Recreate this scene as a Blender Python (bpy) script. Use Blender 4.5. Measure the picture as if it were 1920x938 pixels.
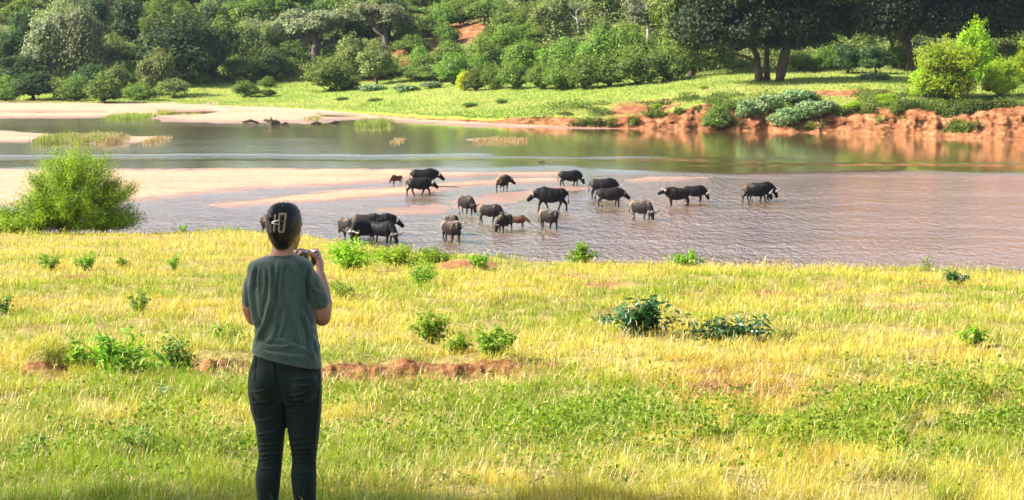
import bpy, math, random
import numpy as np
from mathutils import Vector, Matrix
from mathutils.bvhtree import BVHTree

# ------------------------------------------------------------------ camera, sky, sun, exposure
for o in list(bpy.data.objects): bpy.data.objects.remove(o)
SC = bpy.context.scene
COL = SC.collection
F = 3733.0                       # focal length in pixels of a 1920 px wide frame (70 mm)
CAMZ = 2.64
TH = math.atan((469 + 20) / F)   # downward pitch, horizon 20 px above the frame
CT, ST = math.cos(TH), math.sin(TH)
cam_d = bpy.data.cameras.new('camera')
cam = bpy.data.objects.new('camera', cam_d); COL.objects.link(cam)
cam.location = (0, 0, CAMZ); cam.rotation_euler = (math.pi/2 - TH, 0, 0)
cam_d.lens = 70; cam_d.sensor_width = 36; cam_d.clip_start = .1; cam_d.clip_end = 3000
cam_d.dof.use_dof = True; cam_d.dof.focus_distance = 9.6; cam_d.dof.aperture_fstop = 22
SC.camera = cam
SUN_EL, SUN_AZ = math.radians(38), math.radians(2)          # sun from the left
S = Vector((-math.cos(SUN_EL)*math.cos(SUN_AZ), -math.cos(SUN_EL)*math.sin(SUN_AZ), math.sin(SUN_EL)))
world = bpy.data.worlds.new('World'); SC.world = world; world.use_nodes = True
nt = world.node_tree
sky = nt.nodes.new('ShaderNodeTexSky'); sky.sky_type = 'NISHITA'; sky.sun_disc = False
sky.sun_elevation = SUN_EL; sky.sun_rotation = math.atan2(S.x, S.y); sky.dust_density = 3.5; sky.air_density = 1.0; sky.ozone_density = .9
bg = nt.nodes['Background']; bg.inputs['Strength'].default_value = .10
nt.links.new(sky.outputs[0], bg.inputs[0])
sun_d = bpy.data.lights.new('sun', 'SUN'); sun_d.energy = 5.0; sun_d.angle = math.radians(.5); sun_d.color = (1, .94, .84)
sun = bpy.data.objects.new('sun', sun_d); COL.objects.link(sun)
sun.rotation_euler = S.to_track_quat('Z', 'Y').to_euler()
SC.view_settings.view_transform = 'Standard'; SC.view_settings.look = 'None'
SC.view_settings.gamma = 1; SC.view_settings.use_curve_mapping = False
SC.view_settings.exposure = 1.42
SC.cycles.max_bounces = 6; SC.cycles.diffuse_bounces = 2; SC.cycles.glossy_bounces = 3
SC.cycles.transmission_bounces = 3; SC.cycles.transparent_max_bounces = 4; SC.cycles.caustics_reflective = False
SC.cycles.use_denoising = True

# ------------------------------------------------------------------ helpers
rng = np.random.default_rng(7)
random.seed(7)
WZ = -12.9                       # water level

def ray(px, py):
    a = (np.asarray(px, float) - 960) / F; v = (469 - np.asarray(py, float)) / F
    return a, CT + v*ST, -ST + v*CT
def at_Y(px, py, Y):
    dx, dy, dz = ray(px, py); t = Y / dy
    return np.stack(np.broadcast_arrays(dx*t, Y + 0*t, CAMZ + dz*t), -1)
def at_z(px, py, z):
    dx, dy, dz = ray(px, py); t = (z - CAMZ) / dz
    return np.stack(np.broadcast_arrays(dx*t, dy*t, z + 0*t), -1)
def project(P):
    P = np.asarray(P, float); x, y, z = P[..., 0], P[..., 1], P[..., 2] - CAMZ
    d = y*CT - z*ST
    return 960 + F*x/d, 469 - F*(y*ST + z*CT)/d, d

_L = np.random.default_rng(3).random((256, 256))
def vnoise(x, y):
    x = np.asarray(x, float); y = np.asarray(y, float)
    xi = np.floor(x).astype(int); yi = np.floor(y).astype(int)
    fx = x - xi; fy = y - yi; fx = fx*fx*(3-2*fx); fy = fy*fy*(3-2*fy)
    g = lambda i, j: _L[(i) & 255, (j) & 255]
    return (g(xi, yi)*(1-fx) + g(xi+1, yi)*fx)*(1-fy) + (g(xi, yi+1)*(1-fx) + g(xi+1, yi+1)*fx)*fy
def fbm(x, y, o=4):
    s = 0; a = .5; t = 0
    for i in range(o):
        s = s + a*vnoise(x + 17.3*i, y + 9.1*i); t += a; a *= .5; x = x*2.03; y = y*2.03
    return s/t
def sstep(a, b, x):
    t = np.clip((np.asarray(x, float)-a)/(b-a), 0, 1); return t*t*(3-2*t)

def mesh_np(name, V, Fa, smooth=False, cols=None, attrs=None):
    V = np.ascontiguousarray(V, np.float32).reshape(-1, 3); Fa = np.ascontiguousarray(Fa, np.int32)
    me = bpy.data.meshes.new(name); n = Fa.shape[1]
    me.vertices.add(len(V)); me.vertices.foreach_set('co', V.ravel())
    me.loops.add(Fa.size); me.loops.foreach_set('vertex_index', Fa.ravel())
    me.polygons.add(len(Fa)); me.polygons.foreach_set('loop_start', np.arange(0, Fa.size, n, dtype=np.int32))
    me.polygons.foreach_set('use_smooth', np.full(len(Fa), smooth))
    me.update(calc_edges=True)
    if cols is not None:
        a = me.attributes.new('Col', 'FLOAT_COLOR', 'POINT')
        c = np.ones((len(V), 4), np.float32); c[:, :3] = cols; a.data.foreach_set('color', c.ravel())
    for k, v in (attrs or {}).items():
        a = me.attributes.new(k, 'FLOAT', 'POINT'); a.data.foreach_set('value', np.ascontiguousarray(v, np.float32).ravel())
    return me
def grid_faces(nr, nc):
    i = np.arange(nr-1)[:, None]*nc + np.arange(nc-1)[None, :]
    return np.stack([i, i+1, i+nc+1, i+nc], -1).reshape(-1, 4)

class MB:
    def __init__(s): s.v = []; s.f = []; s.n = 0
    def add(s, V, Fs):
        s.v.append(np.asarray(V, float)); s.f += [tuple(int(i)+s.n for i in f) for f in Fs]; s.n += len(V)
    def mesh(s, name, smooth=True):
        me = bpy.data.meshes.new(name); me.from_pydata(np.concatenate(s.v).tolist(), [], s.f)
        if smooth: me.polygons.foreach_set('use_smooth', [True]*len(me.polygons))
        me.update(); return me

def tube(P, R, n=8, R2=None, up=(0, 0, 1), capped=True):
    """closed tapered tube along points P; R across, R2 along `up`"""
    P = np.asarray(P, float); R = np.asarray(R, float); R2 = R if R2 is None else np.asarray(R2, float)
    up = np.asarray(up, float); m = len(P); V = []
    T = np.gradient(P, axis=0); T /= np.linalg.norm(T, axis=1, keepdims=True) + 1e-9
    if capped:                                              # rounded ends
        def capr(i, sgn):
            out = []
            for k in ((.35, .93), (.72, .69), (.95, .31)):
                out.append((P[i] + sgn*T[i]*min(R[i], R2[i])*k[0], R[i]*k[1], R2[i]*k[1], T[i]))
            return out
        a = capr(0, -1)[::-1]; b = capr(-1, 1)
        rings = a + [(P[i], R[i], R2[i], T[i]) for i in range(m)] + b
    else: rings = [(P[i], R[i], R2[i], T[i]) for i in range(m)]
    th = np.linspace(0, 2*math.pi, n, endpoint=False); side0 = None
    for p, r, r2, t in rings:
        s_ = np.cross(t, up)
        if np.linalg.norm(s_) < .15: s_ = side0 if side0 is not None else np.cross(t, (0, 1, 0.01))
        s_ = s_ / (np.linalg.norm(s_) + 1e-9); side0 = s_
        u_ = np.cross(s_, t)
        V.append(p + np.cos(th)[:, None]*s_*r + np.sin(th)[:, None]*u_*r2)
    V = np.concatenate(V); k = len(rings); fs = []
    for i in range(k-1):
        for j in range(n):
            j2 = (j+1) % n; fs.append((i*n+j, i*n+j2, (i+1)*n+j2, (i+1)*n+j))
    fs.append(tuple(range(n))[::-1]); fs.append(tuple((k-1)*n + j for j in range(n)))
    return V, fs
def ellip(c, r, rot=None, n=20, m=14):
    V = [(0, 0, 1)]
    for i in range(1, m):
        a = math.pi*i/m
        for j in range(n):
            b = 2*math.pi*j/n; V.append((math.sin(a)*math.cos(b), math.sin(a)*math.sin(b), math.cos(a)))
    V.append((0, 0, -1)); V = np.array(V)*np.array(r)
    if rot is not None: V = V @ np.array(rot).T
    fs = [(0, 1+j, 1+(j+1) % n) for j in range(n)]
    for i in range(m-2):
        for j in range(n):
            a = 1+i*n+j; b = 1+i*n+(j+1) % n; fs.append((a, a+n, b+n, b))
    l = len(V)-1; o = 1+(m-2)*n
    fs += [(l, o+(j+1) % n, o+j) for j in range(n)]
    return V + np.array(c), fs
def fuse(mb, name, voxel, smooth=2):
    """union of the shapes in mb as one continuous skin"""
    tmp = bpy.data.objects.new('tmp', mb.mesh('tmp')); COL.objects.link(tmp)
    md = tmp.modifiers.new('r', 'REMESH'); md.mode = 'VOXEL'; md.voxel_size = voxel; md.use_smooth_shade = True
    if smooth:
        sm = tmp.modifiers.new('s', 'SMOOTH'); sm.factor = .5; sm.iterations = smooth
    dg = bpy.context.evaluated_depsgraph_get()
    me = bpy.data.meshes.new_from_object(tmp.evaluated_get(dg)); me.name = name
    bpy.data.objects.remove(tmp)
    me.polygons.foreach_set('use_smooth', [True]*len(me.polygons))
    return me
def co_of(me):
    a = np.empty(len(me.vertices)*3, np.float32); me.vertices.foreach_get('co', a); return a.reshape(-1, 3).astype(float)
def no_of(me):
    a = np.empty(len(me.vertices)*3, np.float32); me.vertex_normals.foreach_get('vector', a); return a.reshape(-1, 3).astype(float)
def set_co(me, V):
    me.vertices.foreach_set('co', np.ascontiguousarray(V, np.float32).ravel()); me.update()

def link(name, me, mat=None, parent=None, loc=None, smooth=None):
    o = bpy.data.objects.new(name, me); COL.objects.link(o)
    if mat is not None: me.materials.clear(); me.materials.append(mat)
    if parent is not None: o.parent = parent
    if loc is not None: o.location = loc
    return o
def tag(o, label, cat, group=None):
    o['label'] = label; o['category'] = cat
    if group: o['group'] = group
    return o
def thing(name, label, cat, loc=(0, 0, 0), rz=0, group=None, sc=1):
    o = bpy.data.objects.new(name, None); COL.objects.link(o); o.empty_display_size = .2
    o.location = loc; o.rotation_euler = (0, 0, rz); o.scale = (sc,)*3 if not hasattr(sc, '__len__') else sc
    return tag(o, label, cat, group)
def structure(o): o['kind'] = 'structure'; return o
def stuff(o, label, cat): o['kind'] = 'stuff'; return tag(o, label, cat)

# ------------------------------------------------------------------ materials
class N:
    def __init__(s, name):
        s.m = bpy.data.materials.new(name); s.m.use_nodes = True; s.t = s.m.node_tree
        s.bsdf = s.t.nodes['Principled BSDF']; s.out = s.t.nodes['Material Output']
    def n(s, ty, **kw):
        nd = s.t.nodes.new('ShaderNode'+ty)
        for k, v in kw.items():
            if k.startswith('i_'): nd.inputs[k[2:].replace('_', ' ')].default_value = v
            else: setattr(nd, k, v)
        return nd
    def l(s, a, b): s.t.links.new(a, b)
    def attr(s, nm): return s.n('Attribute', attribute_name=nm)
    def noise(s, scale, detail=4, rough=.6, vec=None, stretch=None):
        nd = s.n('TexNoise'); nd.inputs['Scale'].default_value = scale; nd.inputs['Detail'].default_value = detail; nd.inputs['Roughness'].default_value = rough
        tc = s.n('TexCoord')
        src = tc.outputs['Object']
        if stretch:
            mp = s.n('Mapping'); mp.inputs['Scale'].default_value = stretch; s.l(src, mp.inputs[0]); src = mp.outputs[0]
        s.l(src, nd.inputs['Vector']); return nd
    def ramp(s, src, stops):
        r = s.n('ValToRGB'); e = r.color_ramp.elements
        while len(e) < len(stops): e.new(.5)
        for k, (p, c) in enumerate(stops): e[k].position = p; e[k].color = (*c, 1) if len(c) == 3 else c
        s.l(src, r.inputs[0]); return r
    def mix(s, fac, a, b, mode='MIX'):
        m = s.n('MixRGB', blend_type=mode)
        for k, v in (('Fac', fac), ('Color1', a), ('Color2', b)):
            if isinstance(v, (int, float)): m.inputs[k].default_value = v
            elif isinstance(v, tuple): m.inputs[k].default_value = (*v, 1)
            else: s.l(v, m.inputs[k])
        return m.outputs[0]
    def bump(s, h, strength, dist, normal=None):
        b = s.n('Bump'); b.inputs['Strength'].default_value = strength; b.inputs['Distance'].default_value = dist
        s.l(h, b.inputs['Height'])
        if normal is not None: s.l(normal, b.inputs['Normal'])
        return b.outputs[0]
    def math(s, op, a, b=0.):
        m = s.n('Math', operation=op)
        for k, v in ((0, a), (1, b)):
            if isinstance(v, (int, float)): m.inputs[k].default_value = v
            else: s.l(v, m.inputs[k])
        return m.outputs[0]
    def set(s, **kw):
        for k, v in kw.items():
            k = k.replace('_', ' ')
            if isinstance(v, (int, float)): s.bsdf.inputs[k].default_value = v
            elif isinstance(v, tuple): s.bsdf.inputs[k].default_value = (*v, 1) if len(v) == 3 else v
            else: s.l(v, s.bsdf.inputs[k])
        return s

def leaf_mat(name, c1, c2, transl=.35, rough=.6, spec=.22, tcol=None):
    """c1..c2 by the per-leaf value 'v'; brightness and hue vary from plant to plant"""
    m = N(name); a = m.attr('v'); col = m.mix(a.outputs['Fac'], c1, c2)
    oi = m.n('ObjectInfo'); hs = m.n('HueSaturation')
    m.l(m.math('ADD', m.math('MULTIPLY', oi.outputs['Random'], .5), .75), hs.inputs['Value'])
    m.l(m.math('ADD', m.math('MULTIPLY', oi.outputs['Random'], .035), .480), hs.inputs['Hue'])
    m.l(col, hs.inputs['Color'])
    m.set(Base_Color=hs.outputs[0], Roughness=rough); m.bsdf.inputs['Specular IOR Level'].default_value = spec
    tr = m.n('BsdfTranslucent'); m.l(m.mix(1, hs.outputs[0], tcol or (1.0, 1.15, .45), 'MULTIPLY'), tr.inputs[0])
    mx = m.n('MixShader'); mx.inputs[0].default_value = transl
    m.l(m.bsdf.outputs[0], mx.inputs[1]); m.l(tr.outputs[0], mx.inputs[2]); m.l(mx.outputs[0], m.out.inputs[0])
    return m.m
def simple(name, c, rough=.7, noise=None, metallic=0, bump=None, spec=.4):
    m = N(name); m.set(Base_Color=c, Roughness=rough, Metallic=metallic); m.bsdf.inputs['Specular IOR Level'].default_value = spec
    if noise:
        nn = m.noise(noise[0], 4); m.set(Base_Color=m.ramp(nn.outputs[0], [(.3, tuple(x*noise[1] for x in c)), (.7, tuple(min(1, x*noise[2]) for x in c))]).outputs[0])
    if bump:
        nn = m.noise(bump[0], 5); m.set(Normal=m.bump(nn.outputs[0], bump[1], bump[2]))
    return m.m

M = {}
def ground_mat():
    m = N('meadow_soil'); a = m.attr('soil')
    n1 = m.noise(1.3, 6); n2 = m.noise(14, 6, .7); n3 = m.noise(60, 3)
    soil = m.ramp(n2.outputs[0], [(.3, (.12, .042, .018)), (.5, (.25, .11, .045)), (.72, (.44, .25, .115))]).outputs[0]
    thatch = m.ramp(n2.outputs[0], [(.3, (.16, .13, .035)), (.55, (.33, .26, .085)), (.75, (.48, .37, .15))]).outputs[0]
    fac = m.math('ADD', a.outputs['Fac'], m.math('MULTIPLY', m.math('SUBTRACT', n1.outputs[0], .5), .9))
    fr = m.ramp(fac, [(.32, (0, 0, 0)), (.55, (1, 1, 1))]).outputs[0]
    m.set(Base_Color=m.mix(fr, thatch, soil), Roughness=.95)
    m.set(Normal=m.bump(n3.outputs[0], .6, .02, m.bump(n2.outputs[0], .8, .05)))
    m.bsdf.inputs['Specular IOR Level'].default_value = .15
    return m.m
def bank_mat():
    m = N('far_bank_ground'); a = m.attr('soil'); hl = m.attr('hill')
    n1 = m.noise(.22, 6); n2 = m.noise(1.6, 6, .7); n3 = m.noise(.9, 5, .65, stretch=(1, 1, 2.5))
    soil = m.ramp(n3.outputs[0], [(.3, (.09, .036, .016)), (.5, (.25, .10, .042)), (.7, (.44, .23, .12))]).outputs[0]
    grass = m.ramp(n2.outputs[0], [(.3, (.10, .16, .02)), (.5, (.22, .29, .045)), (.7, (.40, .38, .10))]).outputs[0]
    hill = m.ramp(n2.outputs[0], [(.3, (.04, .07, .015)), (.5, (.11, .15, .035)), (.68, (.34, .27, .13))]).outputs[0]
    g = m.mix(hl.outputs['Fac'], grass, hill)
    fac = m.math('ADD', a.outputs['Fac'], m.math('MULTIPLY', m.math('SUBTRACT', n1.outputs[0], .5), .8))
    fr = m.ramp(fac, [(.4, (0, 0, 0)), (.6, (1, 1, 1))]).outputs[0]
    m.set(Base_Color=m.mix(fr, g, soil), Roughness=.95)
    m.set(Normal=m.bump(n3.outputs[0], .9, .35, m.bump(n2.outputs[0], .7, .2)))
    m.bsdf.inputs['Specular IOR Level'].default_value = .1
    return m.m
def sand_mat():
    m = N('river_sand'); a = m.attr('wet'); n1 = m.noise(.6, 7, .68, stretch=(.22, 1, 1)); n2 = m.noise(2.6, 6, .75, stretch=(.7, 1, 1))
    dry = m.ramp(n1.outputs[0], [(.3, (.33, .20, .105)), (.52, (.47, .32, .195)), (.72, (.56, .40, .26))]).outputs[0]
    dry = m.mix(.42, dry, m.ramp(n2.outputs[0], [(.35, (.22, .115, .065)), (.6, (.52, .35, .24))]).outputs[0])
    wet = m.ramp(n1.outputs[0], [(.3, (.25, .13, .085)), (.7, (.40, .25, .18))]).outputs[0]
    w = m.math('ADD', a.outputs['Fac'], m.math('MULTIPLY', m.math('SUBTRACT', n1.outputs[0], .5), .7))
    wr = m.ramp(w, [(.35, (0, 0, 0)), (.7, (1, 1, 1))]).outputs[0]
    m.set(Base_Color=m.mix(wr, dry, wet), Roughness=m.math('SUBTRACT', .95, m.math('MULTIPLY', wr, .62)))
    m.set(Normal=m.bump(n2.outputs[0], 1., .22, m.bump(n1.outputs[0], .9, .35)))
    return m.m
def water_mat():
    m = N('river_water'); a = m.attr('rip')
    n1 = m.noise(1.0, 3, .6, stretch=(1.7, .75, 1)); n2 = m.noise(2.2, 3, .65, stretch=(1.5, .45, 1)); n3 = m.noise(.35, 3, .5, stretch=(.5, 1, 1))
    h = m.math('ADD', m.math('MULTIPLY', n1.outputs[0], .55), m.math('MULTIPLY', n2.outputs[0], .62))
    h = m.math('ADD', h, m.math('MULTIPLY', n3.outputs[0], .4))
    patch = m.ramp(m.noise(.16, 4, .6, stretch=(.35, 1, 1)).outputs[0], [(.38, (.8,)*3), (.6, (1,)*3)]).outputs[0]
    h = m.math('MULTIPLY', h, m.math('MULTIPLY', a.outputs['Fac'], patch))
    b = m.n('Bump'); b.inputs['Strength'].default_value = 1; b.inputs['Distance'].default_value = .17; m.l(h, b.inputs['Height'])
    mud = m.ramp(n3.outputs[0], [(.3, (.22, .135, .10)), (.7, (.32, .215, .175))]).outputs[0]
    sh = m.attr('deep')
    m.set(Base_Color=m.mix(sh.outputs['Fac'], mud, (.165, .115, .040)), Roughness=.07, IOR=1.5, Normal=b.outputs[0], Coat_Weight=1., Coat_Roughness=.1, Coat_IOR=1.6, Coat_Normal=b.outputs[0])
    return m.m
M['ground'] = ground_mat(); M['bank'] = bank_mat(); M['sand'] = sand_mat(); M['water'] = water_mat()
def grass_mat():
    m = N('grass_blades'); a = m.attr('Col')
    m.set(Base_Color=a.outputs['Color'], Roughness=.55); m.bsdf.inputs['Specular IOR Level'].default_value = .3
    tr = m.n('BsdfTranslucent'); m.l(m.mix(1, a.outputs['Color'], (1.05, 1.05, .7), 'MULTIPLY'), tr.inputs[0])
    mx = m.n('MixShader'); mx.inputs[0].default_value = .38
    m.l(m.bsdf.outputs[0], mx.inputs[1]); m.l(tr.outputs[0], mx.inputs[2]); m.l(mx.outputs[0], m.out.inputs[0])
    return m.m
M['grass'] = grass_mat()
M['bark_dark'] = simple('dark_bark', (.075, .05, .035), .9, (3, .5, 1.6), bump=(12, .7, .05))
M['bark_grey'] = simple('grey_bark', (.10, .082, .072), .85, (1.5, .6, 1.5), bump=(6, .5, .08))
M['bark_pale'] = simple('pale_bark', (.42, .38, .34), .85, (1.2, .6, 1.4))
M['twig'] = simple('twig', (.13, .085, .05), .85, (9, .6, 1.6))
M['leaf_dark'] = leaf_mat('leaf_dark', (.014, .036, .014), (.078, .135, .035), .25)
M['leaf_mid'] = leaf_mat('leaf_mid', (.045, .085, .018), (.21, .29, .055), .32)
M['leaf_olive'] = leaf_mat('leaf_olive', (.085, .12, .035), (.27, .31, .095), .3)
M['leaf_grey'] = leaf_mat('leaf_grey', (.085, .12, .055), (.34, .37, .19), .26, tcol=(1, 1.05, .7))
M['leaf_scrub'] = leaf_mat('leaf_scrub', (.06, .09, .02), (.28, .32, .085), .3)
M['leaf_shade'] = leaf_mat('leaf_shade', (.010, .022, .010), (.034, .058, .018), .15)
M['leaf_lime'] = leaf_mat('leaf_lime', (.14, .27, .012), (.40, .54, .03), .42)
M['leaf_shrub'] = leaf_mat('leaf_shrub', (.05, .115, .015), (.22, .32, .05), .34)
M['leaf_blue'] = leaf_mat('leaf_blue', (.07, .15, .04), (.28, .38, .17), .25, rough=.45, spec=.35, tcol=(1, 1.1, .6))
M['leaf_gloss'] = leaf_mat('leaf_gloss', (.018, .065, .016), (.05, .15, .035), .25, rough=.28, spec=.7)
M['leaf_yellow'] = leaf_mat('leaf_yellow', (.28, .30, .02), (.5, .48, .03), .35)
M['leaf_bush'] = leaf_mat('leaf_bush', (.075, .18, .012), (.42, .60, .035), .44)
M['leaf_near'] = leaf_mat('leaf_near', (.08, .19, .012), (.30, .46, .04), .42)

# ------------------------------------------------------------------ near meadow (one sheet, to the river and behind the camera)
lipx = [-400, 0, 250, 420, 560, 640, 760, 850, 935, 960, 1060, 1200, 1350, 1500, 1700, 1920, 2400]
lipy = [432, 436, 438, 430, 443, 458, 473, 482, 487, 491, 492, 491, 493, 496, 501, 510, 518]
def z_plane(Y): return -.098*(Y - 9.3)
def lip_D(px):
    y = np.interp(px, lipx, lipy) + 5*(fbm(np.asarray(px)/55., 3.3*np.ones_like(np.asarray(px, float))) - .5)
    return 1.73/((y+20)/F - .098)
gx = np.array([300, 345, 400, 470, 560, 640, 720, 800, 880, 950, 985])
gy = np.array([699, 703, 705, 703, 704, 703, 702, 700, 699, 700, 699])      # foot line of the earth step
gh = np.array([0, .55, .8, .5, .55, .75, .85, .6, .7, .4, 0])
def Dz(y): return 1.73/((y+20)/F - .098)
def near_z(x, Y):
    x = np.asarray(x, float); Y = np.asarray(Y, float)
    Ys = np.maximum(Y, 6.)
    px = 960 + F*x/(Ys*CT + 2*ST + .1*Ys*ST)
    z = z_plane(Y)
    far = sstep(14, 50, Y)
    z = z + (fbm(x*.22+5, Y*.22, 3)-.5)*(.34*(1-far) + .30*far)*.8
    z = z + (fbm(x*1.1, Y*1.1, 4)-.5)*.16*(1-.55*far) + (fbm(x*3.1+8, Y*2.4, 3)-.5)*.10*(1-.7*far)
    z = z + (fbm(x*5, Y*5, 3)-.5)*.05
    # earth step (gully) crossing behind the person
    Dg = np.interp(px, gx, Dz(gy)) + .6*(fbm(x*1.1, Y*0+1.7, 2)-.5) + .22*(fbm(x*6, Y*0+4.7, 4)-.5)
    hh = np.interp(px, gx, gh)
    s_ = Y - Dg
    prof = -sstep(-2.6, -.25, s_)*(1-sstep(0., .16, s_))*.10 + .15*sstep(0, .15, s_)*(1-sstep(.3, 2.8, s_))
    prof = prof + .09*(fbm(x*13, Y*13, 4)-.5)*sstep(-1.1, -.1, s_)*(1-sstep(.3, .7, s_))*2
    z = z + hh*prof*.8
    # eroded clod on the left, small scarp by the bank edge, bumps on the right
    def mound(mx, my, rx, ry, h, cut=.0):
        D0 = Dz(my); x0 = (mx-960)/F*(D0*CT+.1*D0*ST+2*ST)
        a = ((x-x0)/rx)**2 + ((Y-D0)/ry)**2
        return h*np.exp(-a*1.5)*(sstep(-ry*.5, -ry*.25, Y-D0) if cut else 1)
    z = z + mound(85, 712, .30, .8, .24, 1)*(1+.5*(fbm(x*8, Y*8, 3)-.5)) + mound(872, 503, .75, 2.2, .20, 1)
    z = z + mound(1370, 745, 1.2, .8, .12, 1) + mound(1180, 700, 1.5, 1.2, .07) + mound(1840, 770, .7, .6, .1, 1)
    # bank drop to the river
    L = lip_D(px); t = np.maximum(Y - L, 0)
    z = z - .85*(np.sqrt(t*t + 1.2) - 1.095)
    z = z - .25*np.maximum(0, np.abs(x) - .4*Ys)*0
    return np.maximum(z, WZ-.7)
def near_soil(x, Y):
    px, py, d = project(np.stack(np.broadcast_arrays(x, Y, near_z(x, Y)), -1))
    Dg = np.interp(px, gx, Dz(gy)); hh = np.interp(px, gx, gh); s_ = Y - Dg
    so = hh*sstep(-1.5, -.5, s_)*(1-sstep(.05, .5, s_))*1.7*(.5+fbm(x*3, Y*3, 3))
    def blob(cx, cy, rx, ry, v):
        return v*np.exp(-(((px-cx)/rx)**2 + ((py-cy)/ry)**2))
    so = so + blob(85, 700, 62, 22, 1.3) + blob(868, 495, 62, 5, 1.9) + blob(1390, 745, 145, 26, 1.15) + blob(1300, 705, 160, 16, 1.0) + blob(1700, 720, 200, 22, .55)
    so = so + blob(1840, 770, 130, 25, .45) + blob(1010, 690, 90, 18, .65) + blob(700, 712, 200, 20, .55) + blob(1440, 553, 60, 9, .6) + blob(1640, 585, 100, 14, .6)
    so = so + blob(1700, 505, 150, 7, .45) + blob(1250, 510, 60, 6, .3) + blob(540, 552, 60, 8, .4) + blob(330, 565, 90, 10, .3)+ blob(1750, 620, 60, 8, .4)
    so = so + .5*sstep(.55, .8, fbm(x*.7+3, Y*.4, 4))
    return so
rows = np.concatenate([np.linspace(-40, 8, 25), np.arange(8.5, 16.5, .12), np.arange(16.5, 21.6, .035), np.arange(21.7, 40, .2), np.arange(40.2, 96, .35)])
u = np.concatenate([-np.geomspace(8, .34, 26), np.linspace(-.33, .33, 620), np.geomspace(.34, 8, 26)])
UU, YY = np.meshgrid(u, rows)
XX = UU*np.maximum(YY, 9.)
ZZ = near_z(XX, YY); so = near_soil(XX, np.maximum(YY, 9))
gm = mesh_np('ground', np.stack([XX, YY, ZZ], -1), grid_faces(len(rows), len(u)), True, attrs={'soil': so})
ground = structure(link('ground', gm, M['ground']))
bvh_near = BVHTree.FromPolygons(co_of(gm).tolist(), grid_faces(len(rows), len(u)).tolist())
def hit(bvh, px, py):
    dx, dy, dz = ray(px, py); r = bvh.ray_cast(Vector((0, 0, CAMZ)), Vector((float(dx), float(dy), float(dz))).normalized(), 2000)
    return r[0]
def near_at(px, py):
    y = py
    for _ in range(40):
        h = hit(bvh_near, px, y)
        if h is not None and h.z > WZ+3: return h
        y += 2
    return Vector((0, 20, 0))

# ------------------------------------------------------------------ river bed with its sandbars
P1 = [(-250, 310), (0, 313), (250, 316), (640, 315), (760, 318), (900, 322), (1045, 323), (1075, 325), (1040, 330), (930, 331), (860, 334), (770, 338), (700, 344), (600, 349), (480, 357), (380, 366), (260, 378), (100, 388), (-250, 396)]
P2 = [(385, 386), (430, 376), (520, 366), (640, 356), (740, 350), (850, 341), (960, 336), (1045, 335), (1060, 338), (1045, 341), (960, 345), (890, 350), (820, 360), (740, 369), (640, 378), (500, 387), (430, 390)]
P3 = [(690, 392), (750, 380), (850, 374), (900, 366), (960, 358), (1060, 348), (1100, 351), (1080, 360), (1000, 372), (985, 388), (900, 398), (820, 404), (730, 404)]
P4 = [(1175, 337), (1220, 331), (1345, 331), (1330, 335), (1230, 343), (1190, 342)]
P5 = [(-250, 180), (430, 190), (560, 198), (700, 208), (720, 224), (640, 226), (560, 233), (480, 231), (400, 232), (300, 230), (285, 224), (200, 223), (0, 225), (-250, 225)]
P6 = [(-250, 244), (0, 246), (80, 249), (220, 256), (325, 257), (312, 262), (250, 268), (150, 269), (0, 268), (-250, 268)]
P7 = [(878, 262), (900, 259), (980, 259), (994, 262), (970, 265), (890, 265)]
P8 = [(732, 263), (745, 260), (764, 263), (748, 265)]
P9 = [(640, 205), (760, 218), (900, 226), (1000, 231), (1160, 238), (1350, 238), (1350, 243), (1160, 243.5), (1050, 243), (900, 238.5), (760, 231), (640, 222)]
CUTS = [[(-250, 209.5), (200, 210), (200, 212.6), (-250, 212.8)], [(300, 207.5), (400, 207), (420, 211), (380, 216), (300, 217)], [(600, 214), (660, 216), (680, 219), (610, 220)]]
def sdist(px, py, poly, yx=7.0):
    """signed distance (positive inside), y stretched because the river is seen at a grazing angle"""
    P = np.array(poly, float); x = px; y = py*yx; Q = P*[1, yx]
    d = np.full(x.shape, 1e9); ins = np.zeros(x.shape, bool)
    for i in range(len(Q)):
        a = Q[i]; b = Q[(i+1) % len(Q)]; e = b-a
        t = np.clip(((x-a[0])*e[0] + (y-a[1])*e[1])/(e@e), 0, 1)
        d = np.minimum(d, np.hypot(x-a[0]-t*e[0], y-a[1]-t*e[1]))
        c = (a[1] > y) != (b[1] > y)
        ins ^= c & (x < (b[0]-a[0])*(y-a[1])/(b[1]-a[1]+1e-12) + a[0])
    return np.where(ins, d, -d)
cpx = np.arange(-330, 2260, 5.); rpy = np.concatenate([np.arange(186, 240, .6), np.arange(240, 330, .8), np.arange(330, 470, 1.), np.arange(470, 560, 6)])
PX, PY = np.meshgrid(cpx, rpy)
wp = at_z(PX, PY, WZ)
nz = (fbm(wp[..., 0]*.12, wp[..., 1]*.05, 4)-.5)
H = np.full(PX.shape, -1.)
for poly, amp, k in ((P1, .45, 260.), (P2, .26, 150.), (P3, .05, 160.), (P4, .10, 100.), (P5, .3, 160.), (P6, .35, 100.), (P7, .12, 60.), (P8, .08, 60.), (P9, .2, 90.)):
    sd = sdist(PX, PY, poly) + nz*55
    H = np.maximum(H, np.where(sd > 0, amp*(1-np.exp(-sd/k*1.6)) , np.maximum(sd/k*.5, -1)))
for c in CUTS:
    sd = sdist(PX, PY, c) + nz*10; H = np.where(sd > -6, np.minimum(H, -.05-.02*sd), H)
Hn = H + (fbm(wp[..., 0]*.5, wp[..., 1]*.25, 4)-.5)*.10*(H > 0) + (fbm(wp[..., 0]*.13, wp[..., 1]*.9+8, 3)-.5)*.06
wet = np.clip(1-Hn/.16, 0, 1)
wp2 = wp.copy(); wp2[..., 2] = WZ + np.clip(Hn, -.8, 2)
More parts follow.
